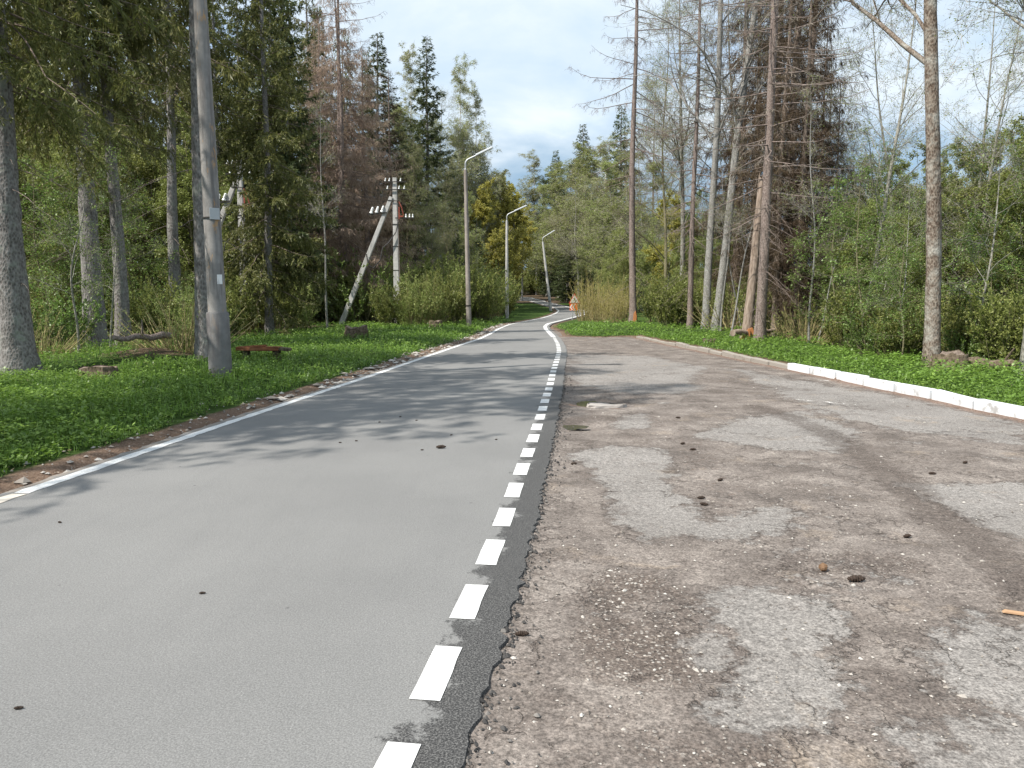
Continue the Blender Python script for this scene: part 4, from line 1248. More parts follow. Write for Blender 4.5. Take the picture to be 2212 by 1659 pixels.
def power_pole(x, y, H, strut_dx, label, rz=0.0):
    e = empty('power_pole', (x, y, G(x, y) - 0.05), rz)
    tag(e, label, 'power pole', 'braced concrete power poles')
    MB().box((0, 0, H / 2 - 0.15), (0.30, 0.26, H + 0.3), taper=0.68).build('post', M['conc_pale'], e, bevel=0.02)
    a, b = Vector((-strut_dx, -0.05, -0.3)), Vector((-0.17, -0.05, H - 0.95))
    L = (b - a).length
    R = (b - a).to_track_quat('Z', 'Y').to_matrix()
    MB().box((a + b) / 2, (0.28, 0.26, L), R, taper=0.72).build('brace', M['conc_pale'], e, bevel=0.02)
    MB().tube([(-0.34, -0.16, H - 1.12), (0.16, -0.16, H - 1.16), (0.16, 0.14, H - 1.16), (-0.34, 0.14, H - 1.12), (-0.34, -0.16, H - 1.12)], 0.022, 6).build('clamp', M['dark_metal'], e, True)

    def insul(p, parent, s=1.0, tilt=0.0):
        R2 = Matrix.Rotation(tilt, 3, 'Y'); p = Vector(p)
        prof = [(0.0, 0.035), (0.03, 0.075), (0.08, 0.07), (0.11, 0.045), (0.16, 0.06), (0.22, 0.045), (0.27, 0.05), (0.31, 0.02)]
        MB().tube([p + R2 @ Vector((0, 0, z * s)) for z, _ in prof], [q * s for _, q in prof], 10).build('insulator', M['insulator'], parent, True)
    for zc, xs in ((H - 0.12, (-0.46, -0.26, 0.30)), (H - 0.50, (-0.36, 0.22, 0.48))):
        ca = MB().box((0.03, -0.16, zc - 0.10), (1.15, 0.05, 0.04)).build('crossarm', M['dark_metal'], e)
        for q in xs: insul((q, -0.16, zc - 0.08), ca, 0.55, 0.2)
    ca = MB().box((-0.86, -0.18, H - 1.78), (0.92, 0.06, 0.05), Matrix.Rotation(-0.12, 3, 'Y')).build('brace_crossarm', M['dark_metal'], e)
    for q in (-1.20, -0.93, -0.66): insul((q, -0.18, H - 1.76 + (q + 0.86) * 0.12), ca, 1.15, 0.30)
    ca = MB().box((0.50, -0.16, H - 2.0), (0.95, 0.06, 0.05)).build('lower_crossarm', M['dark_metal'], e)
    for q in (0.56, 0.74, 0.90): insul((q, -0.16, H - 1.98), ca, 0.6)
    rm = MB()
    rm.box((0.22, -0.18, H - 1.75), (0.05, 0.05, 0.6)); rm.box((0.32, -0.18, H - 1.92), (0.22, 0.07, 0.07))
    rm.tube([(0.22, -0.18, H - 1.2), (0.36, -0.20, H - 1.5), (0.44, -0.18, H - 1.86)], 0.025, 6)
    rm.build('bracket', M['red_metal'], e)
    MB().tube([(0.16, -0.18, H - 2.2), (0.05, -0.2, H - 2.7), (-0.30, -0.25, H - 3.2), (-0.62, -0.3, H - 3.5), (-0.75, -0.3, H - 4.1), (-1.1, -0.3, H - 4.5),
               (-1.35, -0.3, H - 4.35), (-1.45, -0.25, H - 3.8)], 0.028, 6).build('cable', M['cable'], e, True)
    MB().tube([(0.16, -0.17, H - 2.0), (0.19, -0.17, H - 4.0), (0.20, -0.17, 0.6)], 0.018, 6).build('conduit', M['bark_dead'], e, True)
    for zc in (H - 2.3, H - 3.4, H - 4.6):
        MB().box((0, 0, zc), (0.285, 0.25, 0.03)).build('band', M['dark_metal'], e)
    return e


x, y = at(858, 39.5)
power_pole(x, y, 7.4, 3.0, 'pale concrete power pole with a slanting brace, right of the dead brown spruces')
x, y = at(531, 33.5)
power_pole(x, y, 7.2, 3.1, 'pale braced power pole half hidden behind the nearest lamp pole and spruce boughs')

# warning sign
x, y = gp(1236, 692)
e = empty('warning_sign', (x, y, G(x, y) - 0.02), math.radians(4))
tag(e, 'winding road triangle over an orange chevron board beside the bend', 'road sign')
MB().tube([(0, 0, -0.2), (0.03, 0, 1.75)], 0.032, 10).build('post', M['galv'], e, True)
S = 0.78


def tri(s, cz):
    h = s * 0.866
    return [(-s / 2, cz - h / 3), (s / 2, cz - h / 3), (0, cz + 2 * h / 3)]


tz = 1.12 + S * 0.866 / 3
tr = MB().prism([(x_ + 0.14, z_) for x_, z_ in tri(S, tz)], -0.050, -0.036).build('triangle_board', M['sign_red'], e)
MB().prism([(x_ + 0.14, z_) for x_, z_ in tri(S * 0.78, tz)], -0.058, -0.051).build('white_field', M['sign_white'], tr)
arrow = MB()
zz_ = [(-0.02, -0.15), (0.085, -0.15), (0.085, -0.03), (0.0, 0.03), (0.0, 0.08), (0.05, 0.08), (-0.03, 0.20), (-0.10, 0.08), (-0.055, 0.08), (-0.055, 0.005), (0.03, -0.06), (0.03, -0.10), (-0.02, -0.10)]
arrow.prism([(a_ + 0.15, b_ + tz) for a_, b_ in zz_], -0.064, -0.059).build('winding_arrow', M['sign_black'], tr)
cb_ = MB().prism([(-0.18, 0.66), (0.34, 0.66), (0.34, 1.10), (-0.18, 1.10)], -0.050, -0.036).build('chevron_board', M['sign_orange'], e)
for ox in (-0.17, 0.0):
    MB().prism([(ox, 0.88), (ox + 0.13, 0.68), (ox + 0.21, 0.68), (ox + 0.08, 0.88), (ox + 0.21, 1.08), (ox + 0.13, 1.08)], -0.058, -0.051).build('white_chevron', M['sign_white'], cb_)

# rusty old bench board on low stubs
x, y = gp(571, 793)
e = empty('rusty_board', (x, y, G(x, y)), math.radians(-4))
tag(e, 'rust red board lying on two low stubs in the grass behind the nearest lamp pole', 'board')
MB().box((-0.10, 0, 0.26), (0.98, 0.30, 0.09)).build('board', M['rust'], e, bevel=0.012)
MB().box((0.50, 0.0, 0.25), (0.22, 0.26, 0.07), Matrix.Rotation(0.10, 3, 'Y')).build('rotten_end', M['stump'], e, bevel=0.02)
MB().box((-0.2, 0.02, 0.315), (0.5, 0.14, 0.03), Matrix.Rotation(-0.06, 3, 'Y')).build('splinter', M['rust'], e, bevel=0.008)
for q in (-0.42, 0.30): MB().box((q, 0, 0.08), (0.14, 0.20, 0.28)).build('stub', M['stump'], e, bevel=0.02)


def stump(x, y, r, h, label, seed, name='tree_stump', cat='stump', sx=1.0, rz=0.0):
    rng = np.random.default_rng(seed)
    sides, rings = 18, 7
    V = []
    for i in range(rings):
        t = i / (rings - 1)
        for k in range(sides):
            th = 2 * PI * k / sides
            rr = r * (1.25 - 0.3 * t ** 0.6 + 0.10 * math.sin(3 * th + seed) + 0.06 * math.sin(5 * th) + rng.normal(0, 0.03))
            zz = -0.15 + (h + 0.15) * t + (0.10 * h * math.sin(2 * th + seed) + rng.normal(0, 0.06 * h)) * (t > 0.9)
            V.append((rr * math.cos(th) * sx, rr * math.sin(th), zz))
    F = [(i * sides + k, i * sides + (k + 1) % sides, (i + 1) * sides + (k + 1) % sides, (i + 1) * sides + k) for i in range(rings - 1) for k in range(sides)]
    e = empty(name, (x, y, G(x, y)), rz)
    tag(e, label, cat)
    me = bpy.data.meshes.new('bark'); me.from_pydata(V, [], F); me.materials.append(M['stump']); me.update()
    link(bpy.data.objects.new('bark', me), e)
    top = [(v[0] * 0.96, v[1] * 0.96, v[2] - 0.015) for v in V[-sides:]]
    c = (0, 0, h * 0.80)
    me = bpy.data.meshes.new('cut_face'); me.from_pydata(top + [c], [], [(k, (k + 1) % sides, sides) for k in range(sides)]); me.materials.append(M['bark_brown']); me.update()
    link(bpy.data.objects.new('cut_face', me), e)
    return e


x, y = gp(768, 742); stump(x, y, 0.38, 0.42, 'broad dark tree stump in the green verge below the power pole brace', 1)
x, y = gp(215, 826); stump(x, y, 0.24, 0.20, 'low dark mossy stump on the grassy mound between the two nearest trunks on the left', 4, sx=1.5)
x, y = gp(940, 715); stump(x, y, 0.30, 0.28, 'small dark stump under the bushes close to the tallest lamp', 7)
x, y = gp(1505, 768 - 18); stump(x + 0.6, y + 0.8, 0.22, 0.14, 'low rotten stump in the herbs behind the grey kerb', 9)
x, y = gp(2040, 812); stump(x + 0.35, y + 0.4, 0.32, 0.35, 'dark root stump at the foot of the big brown birch', 12)

# broken barkless snag
x, y = gp(1612, 738)
e = empty('broken_snag', (x, y, G(x, y) - 0.05)); e.rotation_euler = (0, math.radians(3.2), 0)
tag(e, 'broken barkless orange snag standing next to the pinkish dead spruce', 'snag')
rng = np.random.default_rng(77)
P_, R_ = trunk_curve(rng, 5.6, 0.18, bend=0.004, flare=0.30, top=0.62)
R_[0, -1] = R_[0, -2] * 0.9
sn = trunk_mesh(rng, P_, R_, M['snag'], 16, 50)
co = np.zeros(len(sn.vertices) * 3); sn.vertices.foreach_get('co', co); co = co.reshape(-1, 16, 3)
co[-4:, :, 2] += np.array([0.5, 0.75, 1.0, 1.2])[:, None] * rng.uniform(-0.5, 0.45, 16)[None] * 0.5
sn.vertices.foreach_set('co', co.ravel()); sn.update()
link(bpy.data.objects.new('trunk', sn), e)
for q in range(3):
    MB().box((-0.16 + 0.16 * q, -0.22, 0.16 + 0.05 * q), (0.10, 0.05, 0.42), Matrix.Rotation(0.5 - 0.5 * q, 3, 'Y')).build('splinter', M['fresh_wood'], e, bevel=0.012)

# fallen logs
def log(p0, p1, r, label, z=0.12, m='stump'):
    e = empty('fallen_log', (p0[0], p0[1], G(*p0)))
    tag(e, label, 'log')
    d = Vector((p1[0] - p0[0], p1[1] - p0[1], 0))
    pts = [d * (i / 8) + Vector((0, 0, z + 0.03 * math.sin(i * 1.7))) for i in range(9)]
    MB().tube(pts, [r * (1.1 - 0.05 * i) for i in range(9)], 10).build('stem', M[m], e, True)
    MB().tube([pts[4], pts[4] + Vector((0.1, -0.2, 0.35))], [0.03, 0.012], 6).build('branch_stub', M[m], e, True)


log(gp(2090, 808), (gp(2212, 820)[0] + 0.5, gp(2212, 820)[1] + 0.4), 0.13, 'rotten brown log lying in the undergrowth at the right edge')
log((gp(1600, 742)[0] - 0.2, gp(1600, 742)[1] + 0.3), (gp(1690, 737)[0], gp(1690, 737)[1] + 0.9), 0.10, 'broken fallen stem behind the snag base', 0.3, 'snag')
log((gp(370, 800)[0], gp(370, 800)[1]), (gp(250, 812)[0], gp(250, 812)[1]), 0.07, 'thin dead branch lying across the brown mound on the left', 0.32, 'bark_dead')

# ------------------------------------------------------------------ the trees
VH = dict(old_a=18, old_b=17, old_c=13, full_a=25, full_b=25, young=10, brown_a=24, brown_b=25, bare_a=26, bare_b=25, birch_a=22, birch_b=20, bud_a=19, bud_b=16, bud_c=15, aspen=21, big_birch=19,
          maple=13, thicket_a=8.5, thicket_b=7.5, sapling_a=6, sapling_b=7, pole_tree=11, willow_a=3.2, willow_b=2.6, willow_c=3.0, leafy=2.4, brush=1.5)
RT = np.random.default_rng(2024)
SPR, BRO, DEC, BUSH = 'spruce_tree', 'birch_tree', 'deciduous_tree', 'bush'


def T(var, u, d, label, name=None, cat=None, group=None, H=None, vtop=None, rz=None, lean=(0, 0), sxy=1.0):
    x, y = at(u, d)
    if vtop is not None:
        a_, b_, c_ = ray(u, vtop); H = CAM_H + c_ / b_ * y - G(x, y)
    s_ = (H / VH[var]) if H else 1.0
    k = var.split('_')[0]
    name = name or {'old': SPR, 'full': SPR, 'young': SPR, 'brown': 'dead_spruce', 'bare': 'dead_spruce', 'birch': BRO, 'big': BRO, 'bud': DEC, 'aspen': 'aspen_tree', 'maple': 'maple_tree', 'thicket': DEC,
                    'sapling': 'sapling', 'pole': 'sapling', 'willow': BUSH, 'leafy': BUSH, 'brush': BUSH}[k]
    cat = cat or ('bush' if name == BUSH else 'tree')
    return plant(VAR[var], name, label, cat, group, x, y, s_, RT.uniform(0, 6.28) if rz is None else rz, lean, sxy)


# near left: tall spruces with bare lower trunks
GL = 'tall spruces at the near left'
T('old_a', 44, 14.6, 'thickest grey spruce trunk, at the very left of the road verge', group=GL, rz=0.4, H=15, sxy=1.2)
T('old_a', 207, 21.0, 'grey spruce with a wide root flare, second trunk from the left edge', group=GL, H=18, rz=2.2)
T('old_b', 268, 21.8, 'slimmer grey spruce just right of the root-flared one', group=GL, H=15.5, rz=1.1)
T('old_b', 385, 27.5, 'dark shaded spruce trunk between the slim spruce and the nearest lamp pole', group=GL, rz=3.1)
T('old_c', 447, 16.3, 'pale spruce trunk standing directly behind the nearest lamp pole', group=GL, H=13, rz=5.0)
T('old_b', -4, 19.0, 'dark spruce trunk cut by the left photo edge, behind the thickest trunk', group=GL, rz=4.2)
for x, y, v, H_ in ((-9.8, 5.7, 'old_a', 18.5), (-11.2, 9.0, 'old_b', 19)):
    plant(VAR[v], SPR, 'tall spruce outside the left photo edge, the %s of two' % ('nearer' if y < 6 else 'farther'), 'tree', 'spruces outside the left edge', x, y, H_ / VH[v], RT.uniform(0, 6.28))
GB = 'green spruces of the wood on the left'
T('full_a', 585, 29.0, 'big olive green spruce with hanging boughs right of the nearest lamp pole', group=GB, H=17, rz=0.6)
T('full_a', 120, 42.0, 'olive spruce filling the gap between the two leftmost trunks', group=GB, H=20, rz=1.6)
T('full_a', 335, 40.0, 'olive spruce behind the slim and dark trunks on the left', group=GB, H=19, rz=2.9)
T('full_b', 628, 40.0, 'dark green spruce at the right flank of the big olive one', group=GB, H=20, rz=4.0)
T('full_a', 480, 41.0, 'olive spruce hidden behind the nearest lamp pole', group=GB, H=20, rz=5.5)
for u, d, v in ((265, 62, 'full_b'), (400, 56, 'full_a'), (90, 60, 'full_a'), (540, 44, 'full_b'), (610, 40, 'full_a'), (150, 52, 'full_b'),
                (330, 54, 'full_a'), (470, 56, 'full_b'), (590, 58, 'full_b'), (690, 52, 'full_a'), (20, 58, 'full_b')):
    T(v, u, d, 'green spruce deep in the wood behind the left verge', group='spruces deep in the left wood', H=d * 0.40 + RT.uniform(1, 4))

for u, d, H_, v in ((30, 30, 9, 'thicket_a'), (90, 34, 10, 'thicket_b'), (150, 38, 10, 'thicket_a'), (215, 30, 8.5, 'thicket_a'), (265, 38, 11, 'thicket_b'), (330, 37, 9.5, 'thicket_a'), (420, 36, 9, 'thicket_a'), (60, 42, 12, 'thicket_a')):
    T(v, u, d, 'sunlit yellow green young tree behind the spruce trunks', group='young trees behind the left trunks', H=H_)

# dead brown spruces left of the power pole
GD_ = 'dead brown spruces'
T('brown_a', 742, 43.5, 'rust brown dead spruce with a reddish trunk, left of the power pole', group=GD_, vtop=-60, rz=0.5, sxy=1.4)
T('brown_a', 800, 48.0, 'rust brown dead spruce right behind the power pole brace', group=GD_, vtop=100, rz=2.4, sxy=1.55)
T('brown_a', 700, 47.0, 'rust brown dead spruce beside the dark green spruce on the left', group=GD_, vtop=40, rz=4.4, sxy=1.4)
T('brown_b', 848, 50.0, 'darker brown dead spruce with sparse needles behind the power pole', group=GD_, vtop=150, rz=1.0, sxy=1.3)
T('bare_a', 744, 45.5, 'tall thin dead spruce rising above the brown ones, its top out of frame', group=GD_, H=25, rz=1.9)
T('pole_tree', 708, 35.0, 'slim white stemmed young birch in front of the dead brown spruces', group=None, H=10)
T('full_b', 822, 58.0, 'dark green spruce peak rising behind the dead brown spruces', group=GB, vtop=72, sxy=1.5)
# middle left
T('full_b', 932, 70.0, 'tallest pointed dark spruce against the sky, left of the road', 'spruce_tree', vtop=82, sxy=1.35, rz=0.3)
T('full_b', 1042, 92.0, 'dark spruce behind the head of the tallest lamp', vtop=318, sxy=1.5)
T('birch_a', 893, 76.0, 'pale budding birch left of the tallest pointed spruce', vtop=135)
T('birch_a', 990, 80.0, 'pale drooping birch right behind the tallest pointed spruce', vtop=160, rz=2.0)
T('birch_a', 1036, 82.0, 'drooping birch above the tallest lamp, at the edge of the sky', vtop=215, rz=4.0)
T('birch_b', 962, 66.0, 'young green birch in front of the tallest pointed spruce', vtop=440)
for u, d, vt, v in ((880, 52, 330, 'bud_b'), (928, 50, 380, 'bud_b'), (898, 60, 330, 'birch_b'), (975, 56, 400, 'bud_b'), (845, 60, 260, 'bud_a'), (1012, 66, 420, 'birch_b'), (868, 74, 230, 'birch_b'), (1000, 90, 290, 'birch_b'), (950, 92, 220, 'bud_a')):
    T(v, u, d, 'slender budding tree between the power pole and tallest lamp', group='budding trees behind the tallest lamp', vtop=vt)
for u, d, vt in ((1078, 84, 392, ), (1102, 92, 418), (1052, 78, 410), (1108, 112, 455), (1090, 100, 400)):
    T('maple', u, d, 'yellow flowering maple beside the road bend', group='yellow maples at the bend', vtop=vt)
for u, d, vt in ((1030, 74, 470), (1060, 88, 480), (985, 62, 500), (1100, 118, 540), (1150, 140, 520)):
    T('young', u, d, 'young spruce low under the maples and birches', group='young spruces under the maples', vtop=vt)
for u, d, v, H_ in ((700, 66, 'full_b', 25), (760, 62, 'full_a', 22), (640, 70, 'full_a', 26), (800, 74, 'full_b', 24), (870, 88, 'full_b', 21), (560, 74, 'full_a', 27), (970, 105, 'full_b', 20), (1080, 125, 'full_b', 17), (1098, 116, 'full_b', 16), (1070, 104, 'full_b', 15),
                    (1020, 118, 'full_a', 19), (900, 105, 'full_a', 23), (1110, 150, 'full_b', 17), (420, 72, 'full_a', 27), (260, 70, 'full_b', 27), (100, 70, 'full_a', 27)):
    T(v, u, d, 'green spruce far back in the wood on the left', group='spruces far back on the left', H=H_)

# right of the bend: the far wooded rise
GF = 'spruces of the far rise beyond the bend'
T('full_b', 1196, 138.0, 'small dark spruce peak directly above the road gap', group=GF, vtop=325, sxy=1.4)
T('full_b', 1252, 118.0, 'pointed spruce peak between the road gap and the first dead spruce', group=GF, vtop=268, sxy=1.4)
T('full_b', 1340, 100.0, 'pointed spruce peak left of the first dead spruce trunk', group=GF, vtop=228, sxy=1.4)
T('bare_b', 1403, 80.0, 'sparse thin spruce top right of the first dead spruce trunk', 'spruce_tree', vtop=180)
for u, d, vt, v in ((1160, 135, 350, 'birch_a'), (1180, 128, 400, 'birch_b'), (1215, 120, 390, 'birch_b'), (1235, 112, 370, 'birch_a'), (1275, 104, 340, 'birch_b'), (1300, 96, 320, 'birch_a'), (1320, 88, 350, 'birch_b'),
                    (1355, 84, 330, 'birch_b'), (1385, 76, 340, 'bud_a'), (1420, 74, 350, 'birch_b'), (1250, 100, 420, 'bud_a'), (1450, 70, 340, 'bud_a'), (1480, 64, 380, 'bud_a'), (1200, 140, 400, 'birch_b'), (1290, 92, 430, 'birch_b'), (1168, 136, 380, 'birch_b'), (1206, 124, 365, 'birch_b'), (1228, 116, 345, 'birch_b'), (1264, 108, 318, 'birch_b')):
    T(v, u, d, 'grey green budding tree on the far rise beyond the bend', group='budding trees on the far rise', vtop=vt, sxy=1.5)
for u, d, vt in ((1160, 138, 470), (1190, 132, 455), (1215, 112, 480), (1245, 106, 470), (1275, 96, 480), (1300, 88, 500), (1225, 108, 540), (1185, 128, 540), (1330, 80, 520), (1365, 74, 520), (1265, 92, 560), (1150, 145, 560), (1405, 68, 540), (1310, 80, 570)):
    T('young' if vt > 500 else 'full_b', u, d, 'dark spruce with boughs to the ground behind the bend', group='dark spruces behind the bend', vtop=vt, sxy=1.5)
for u, d, vt, v in ((1440, 56, 430, 'maple'), (1475, 52, 470, 'thicket_b'), (1410, 58, 470, 'thicket_b'), (1350, 60, 500, 'thicket_b'), (1310, 64, 530, 'thicket_b')):
    T(v, u, d, 'olive young tree behind the willow bush and first dead spruce', group='young trees behind the willow', vtop=vt)

# right: dead and dying trees behind the kerb
GR = 'dead trees behind the kerb'
FIRST_DEAD = T('bare_a', 1366, 41.0, 'first tall dead spruce by the lot corner, a fresh orange cut at its foot', group=GR, H=25, rz=2.6)
T('bare_b', 1490, 35.0, 'slender straight dead spruce left of the pale lichened trunks', group=GR, H=23, rz=0.2, sxy=0.75)
T('aspen', 1524, 34.5, 'upright pale lichened trunk beside the leaning one', 'aspen_tree', group=GR, H=22, rz=1.0)
T('aspen', 1545, 33.8, 'leaning thick trunk, pale with lichen low down, left of the snag', 'aspen_tree', group=GR, H=24, rz=2.0, lean=(0, math.radians(4.6)))
T('bare_b', 1641, 26.5, 'straight pinkish dead spruce right of the orange snag', group=GR, H=24, rz=4.1)
for u, d, H_, z in ((1585, 40, 26, 1.0), (1690, 31, 25, 2.0), (1728, 34, 23, 3.0), (1668, 38, 27, 4.2), (1765, 33, 13, 5.0), (1620, 44, 26, 0.3), (1715, 29.5, 15, 1.4), (1672, 30, 17, 2.6), (1790, 38, 12, 0.8)):
    T('brown_b', u, d, 'dense dark brown dead spruce behind the snag and pinkish trunk', group='dark dead spruces behind the snag', H=H_, rz=z)
for u, d, H_, ln in ((1557, 33, 9, 3), (1578, 30, 8, 12), (1600, 35, 9, -8), (1748, 24.5, 8, -2), (1765, 27, 6.5, 14), (1725, 30, 9, 22), (1795, 30, 8, 4)):
    T('pole_tree', u, d, 'thin young stem among the dead spruces behind the kerb', group='thin stems behind the kerb', H=H_, lean=(0, math.radians(ln)))

# right edge: big birch, budding trees, green thicket
T('big_birch', 2012, 16.8, 'big brown mottled birch with a forked limb, nearest tree behind the white kerb', H=18, rz=3.35, lean=(0, math.radians(-4.2)))
T('bud_a', 2222, 14.5, 'grey trunk cut by the right photo edge', H=15, rz=0.6)
GB2 = 'budding trees at the right'
for u, d, H_, v, ln in ((1850, 24, 12, 'bud_c', 8), (1905, 29, 13, 'bud_c', -4), (2085, 23, 11, 'bud_c', 4), (2140, 27, 13, 'bud_c', -4), (2190, 20, 10, 'bud_c', 5), (1780, 46, 18, 'bud_c', 0), (1470, 46, 20, 'bud_a', 0), (1550, 48, 20, 'bud_a', 0), (1700, 48, 20, 'bud_a', 0), (1440, 50, 19, 'bud_b', 0)):
    T(v, u, d, 'bare twigged budding tree on the right side', group=GB2, H=H_, lean=(0, math.radians(ln)))
for u, d, vt, v in ((1830, 36, 370, 'thicket_a'), (1880, 33, 380, 'thicket_a'), (1930, 36, 350, 'thicket_a'), (1990, 30, 355, 'thicket_a'), (2040, 33, 340, 'thicket_a'), (2090, 28, 335, 'thicket_a'), (2140, 31, 330, 'thicket_a'),
                    (2190, 26, 310, 'thicket_a'), (2225, 22, 300, 'thicket_a'), (1850, 44, 400, 'thicket_a'), (1950, 46, 370, 'thicket_a'), (2080, 42, 345, 'thicket_a'), (1790, 40, 420, 'thicket_b'), (1900, 26, 450, 'thicket_b'),
                    (2060, 24, 430, 'thicket_b'), (2160, 22, 420, 'thicket_b'), (1960, 22, 470, 'thicket_b'), (1820, 28, 470, 'thicket_b'), (2000, 50, 350, 'thicket_a'), (2160, 45, 330, 'thicket_a'), 
                    (1600, 50, 450, 'thicket_b'), (1540, 46, 470, 'thicket_b'), (1640, 44, 500, 'thicket_b'), (2260, 30, 300, 'thicket_a'), (1500, 60, 430, 'thicket_a'), (1560, 62, 420, 'thicket_a'), (1870, 27, 390, 'thicket_a'), (2110, 24, 345, 'thicket_a'), (2205, 20, 310, 'thicket_a'), (1985, 25, 400, 'thicket_a')):
    T(v, u, d, 'low olive leafed tree in the thicket on the right', group='thicket trees on the right', vtop=vt)
for u, d, H_, v in ((1800, 23.5, 5.2, 'sapling_a'), (1862, 20.5, 5.0, 'sapling_a'), (1925, 19.5, 4.4, 'sapling_b'), (1948, 18.2, 3.4, 'sapling_a'), (2095, 17.5, 5.5, 'sapling_b'), (2150, 19.0, 4.2, 'sapling_a'), (1890, 23, 6.5, 'sapling_b')):
    T(v, u, d, 'fresh green leafed sapling behind the white kerb', group='saplings behind the white kerb', H=H_)
for u, d, H_, v in ((1840, 22, 1.9, 'willow_b'), (1880, 20, 1.6, 'leafy'), (1935, 19.5, 1.6, 'willow_b'), (2060, 18, 1.8, 'willow_b'), (2110, 17.5, 1.6, 'leafy'), (2170, 17, 2.0, 'willow_b'), (2215, 16.5, 2.0, 'willow_b'), (1980, 21, 2.2, 'willow_b'),
                    (2040, 23, 2.6, 'leafy'), (2140, 22, 2.6, 'willow_b'), (1700, 29, 2.2, 'brush'), (1650, 31, 2.4, 'willow_b'), (1580, 34, 2.6, 'brush'), (1450, 38, 2.6, 'willow_b'), (1500, 39, 2.6, 'willow_b'), (1540, 38, 2.4, 'willow_b'), (1420, 42, 2.8, 'willow_a'), (1740, 27, 1.8, 'brush'), (1480, 44, 3.5, 'willow_a'), (1620, 38, 3, 'willow_a'),
                    (1760, 34, 3.4, 'willow_b'), (1830, 30, 3.2, 'willow_b'), (1910, 27, 3, 'willow_b'), (2000, 27, 3.2, 'willow_b'), (2090, 30, 3.4, 'willow_b')):
    T(v, u, d, 'undergrowth bush at the foot of the trees behind the kerb', group='undergrowth behind the kerb', H=H_)

# bushes
for u, d, H_, v in ((1292, 43.5, 2.9, 'willow_c'), (1322, 41.5, 2.5, 'willow_c'), (1270, 47.5, 3.3, 'willow_c'), (1342, 44.5, 2.8, 'willow_c')):
    T(v, u, d, 'yellowish leafless willow bush of upright rods beside the warning sign', group='willow bushes beside the warning sign', H=H_)
for u, d, H_, v in ((640, 34, 2.6, 'willow_a'), (690, 41, 2.8, 'willow_b'), (742, 42, 2.7, 'willow_a'), (796, 42, 2.6, 'willow_b'), (845, 37, 2.2, 'willow_b'), (890, 36.5, 2.7, 'willow_a'), (930, 38, 2.8, 'willow_a'), (965, 40, 3.0, 'willow_b'),
                    (600, 33, 2.6, 'willow_b'), (555, 31, 2.4, 'willow_b'), (985, 44, 3.4, 'willow_a'), (1035, 46, 3.4, 'willow_b'), (1060, 52, 3.6, 'willow_a'), (1080, 58, 3.6, 'willow_b'), (1083, 66, 3.6, 'willow_b'), (1078, 78, 4.0, 'willow_b'), (870, 44, 4.0, 'willow_a'),
                    (940, 47, 4.4, 'willow_b'), (780, 41, 4.2, 'leafy'), (820, 46, 4.0, 'willow_a'), (710, 42, 4.0, 'willow_b'), (650, 42, 3.6, 'willow_a'), (520, 36, 3.0, 'willow_b'), (1005, 54, 4.6, 'willow_b'), (1080, 92, 4.4, 'willow_a'), (1086, 104, 4.2, 'willow_b'), (1066, 74, 4.6, 'willow_a'), (1122, 134, 5.0, 'willow_b'), (1146, 137, 5.0, 'willow_b'), (1110, 122, 4.6, 'willow_a'), (1172, 134, 4.6, 'willow_b')):
    T(v, u, d, 'budding willow bush along the left verge and power pole', group='willow bushes along the left verge', H=H_)
for u, d, H_, v in ((120, 20, 2.2, 'leafy'), (160, 24, 2.6, 'willow_b'), (310, 23, 2.0, 'willow_b'), (350, 25, 2.2, 'willow_b'), (420, 22, 2.0, 'willow_a'), (90, 18, 1.4, 'brush'), (240, 26, 2.4, 'leafy'), (30, 24, 2.2, 'willow_b'), (400, 17.2, 1.9, 'brush'), (430, 18.5, 1.8, 'willow_a'), (330, 28, 2.6, 'leafy'), (480, 27, 2.4, 'willow_b'), (140, 30, 3, 'leafy'), (60, 28, 2.6, 'leafy'), (200, 31, 3, 'willow_b'), (280, 33, 3, 'leafy'), (430, 32, 3, 'willow_b'), (20, 20, 1.6, 'brush'), (365, 18.5, 1.3, 'brush'),
                    (100, 37, 3.4, 'leafy'), (180, 42, 3.4, 'willow_b'), (300, 40, 3.4, 'leafy'), (380, 38, 3.4, 'willow_b'), (230, 47, 3.6, 'leafy'), (0, 36, 3.4, 'leafy')):
    T(v, u, d, 'undergrowth bush between the spruce trunks on the left', group='undergrowth between the left trunks', H=H_)
for u, d, H_, v, z in ((168, 18.5, 5.2, 'sapling_b', 1.0), (240, 19.5, 4.6, 'sapling_b', 2.0), (110, 23, 6.0, 'sapling_a', 0.4), (60, 24, 5.8, 'sapling_a', 3.0), (300, 26, 6.2, 'sapling_a', 1.4), (150, 29, 6.5, 'sapling_a', 5.0), (215, 25, 5.0, 'sapling_a', 2.5)):
    T(v, u, d, 'thin leafy sapling among the spruce trunks on the left', group='saplings among the left trunks', H=H_, rz=z)
fc = MB().prism([(-0.02, 0.12), (0.16, 0.10), (0.18, 0.40), (0.12, 0.68), (0.03, 0.55)], -0.275, -0.16).build('axe_cut', M['fresh_wood'], FIRST_DEAD, bevel=0.006)
fc['label'] = 'fresh orange axe cut'
fc.matrix_parent_inverse = Matrix.LocRotScale(None, FIRST_DEAD.rotation_euler, FIRST_DEAD.scale).inverted()

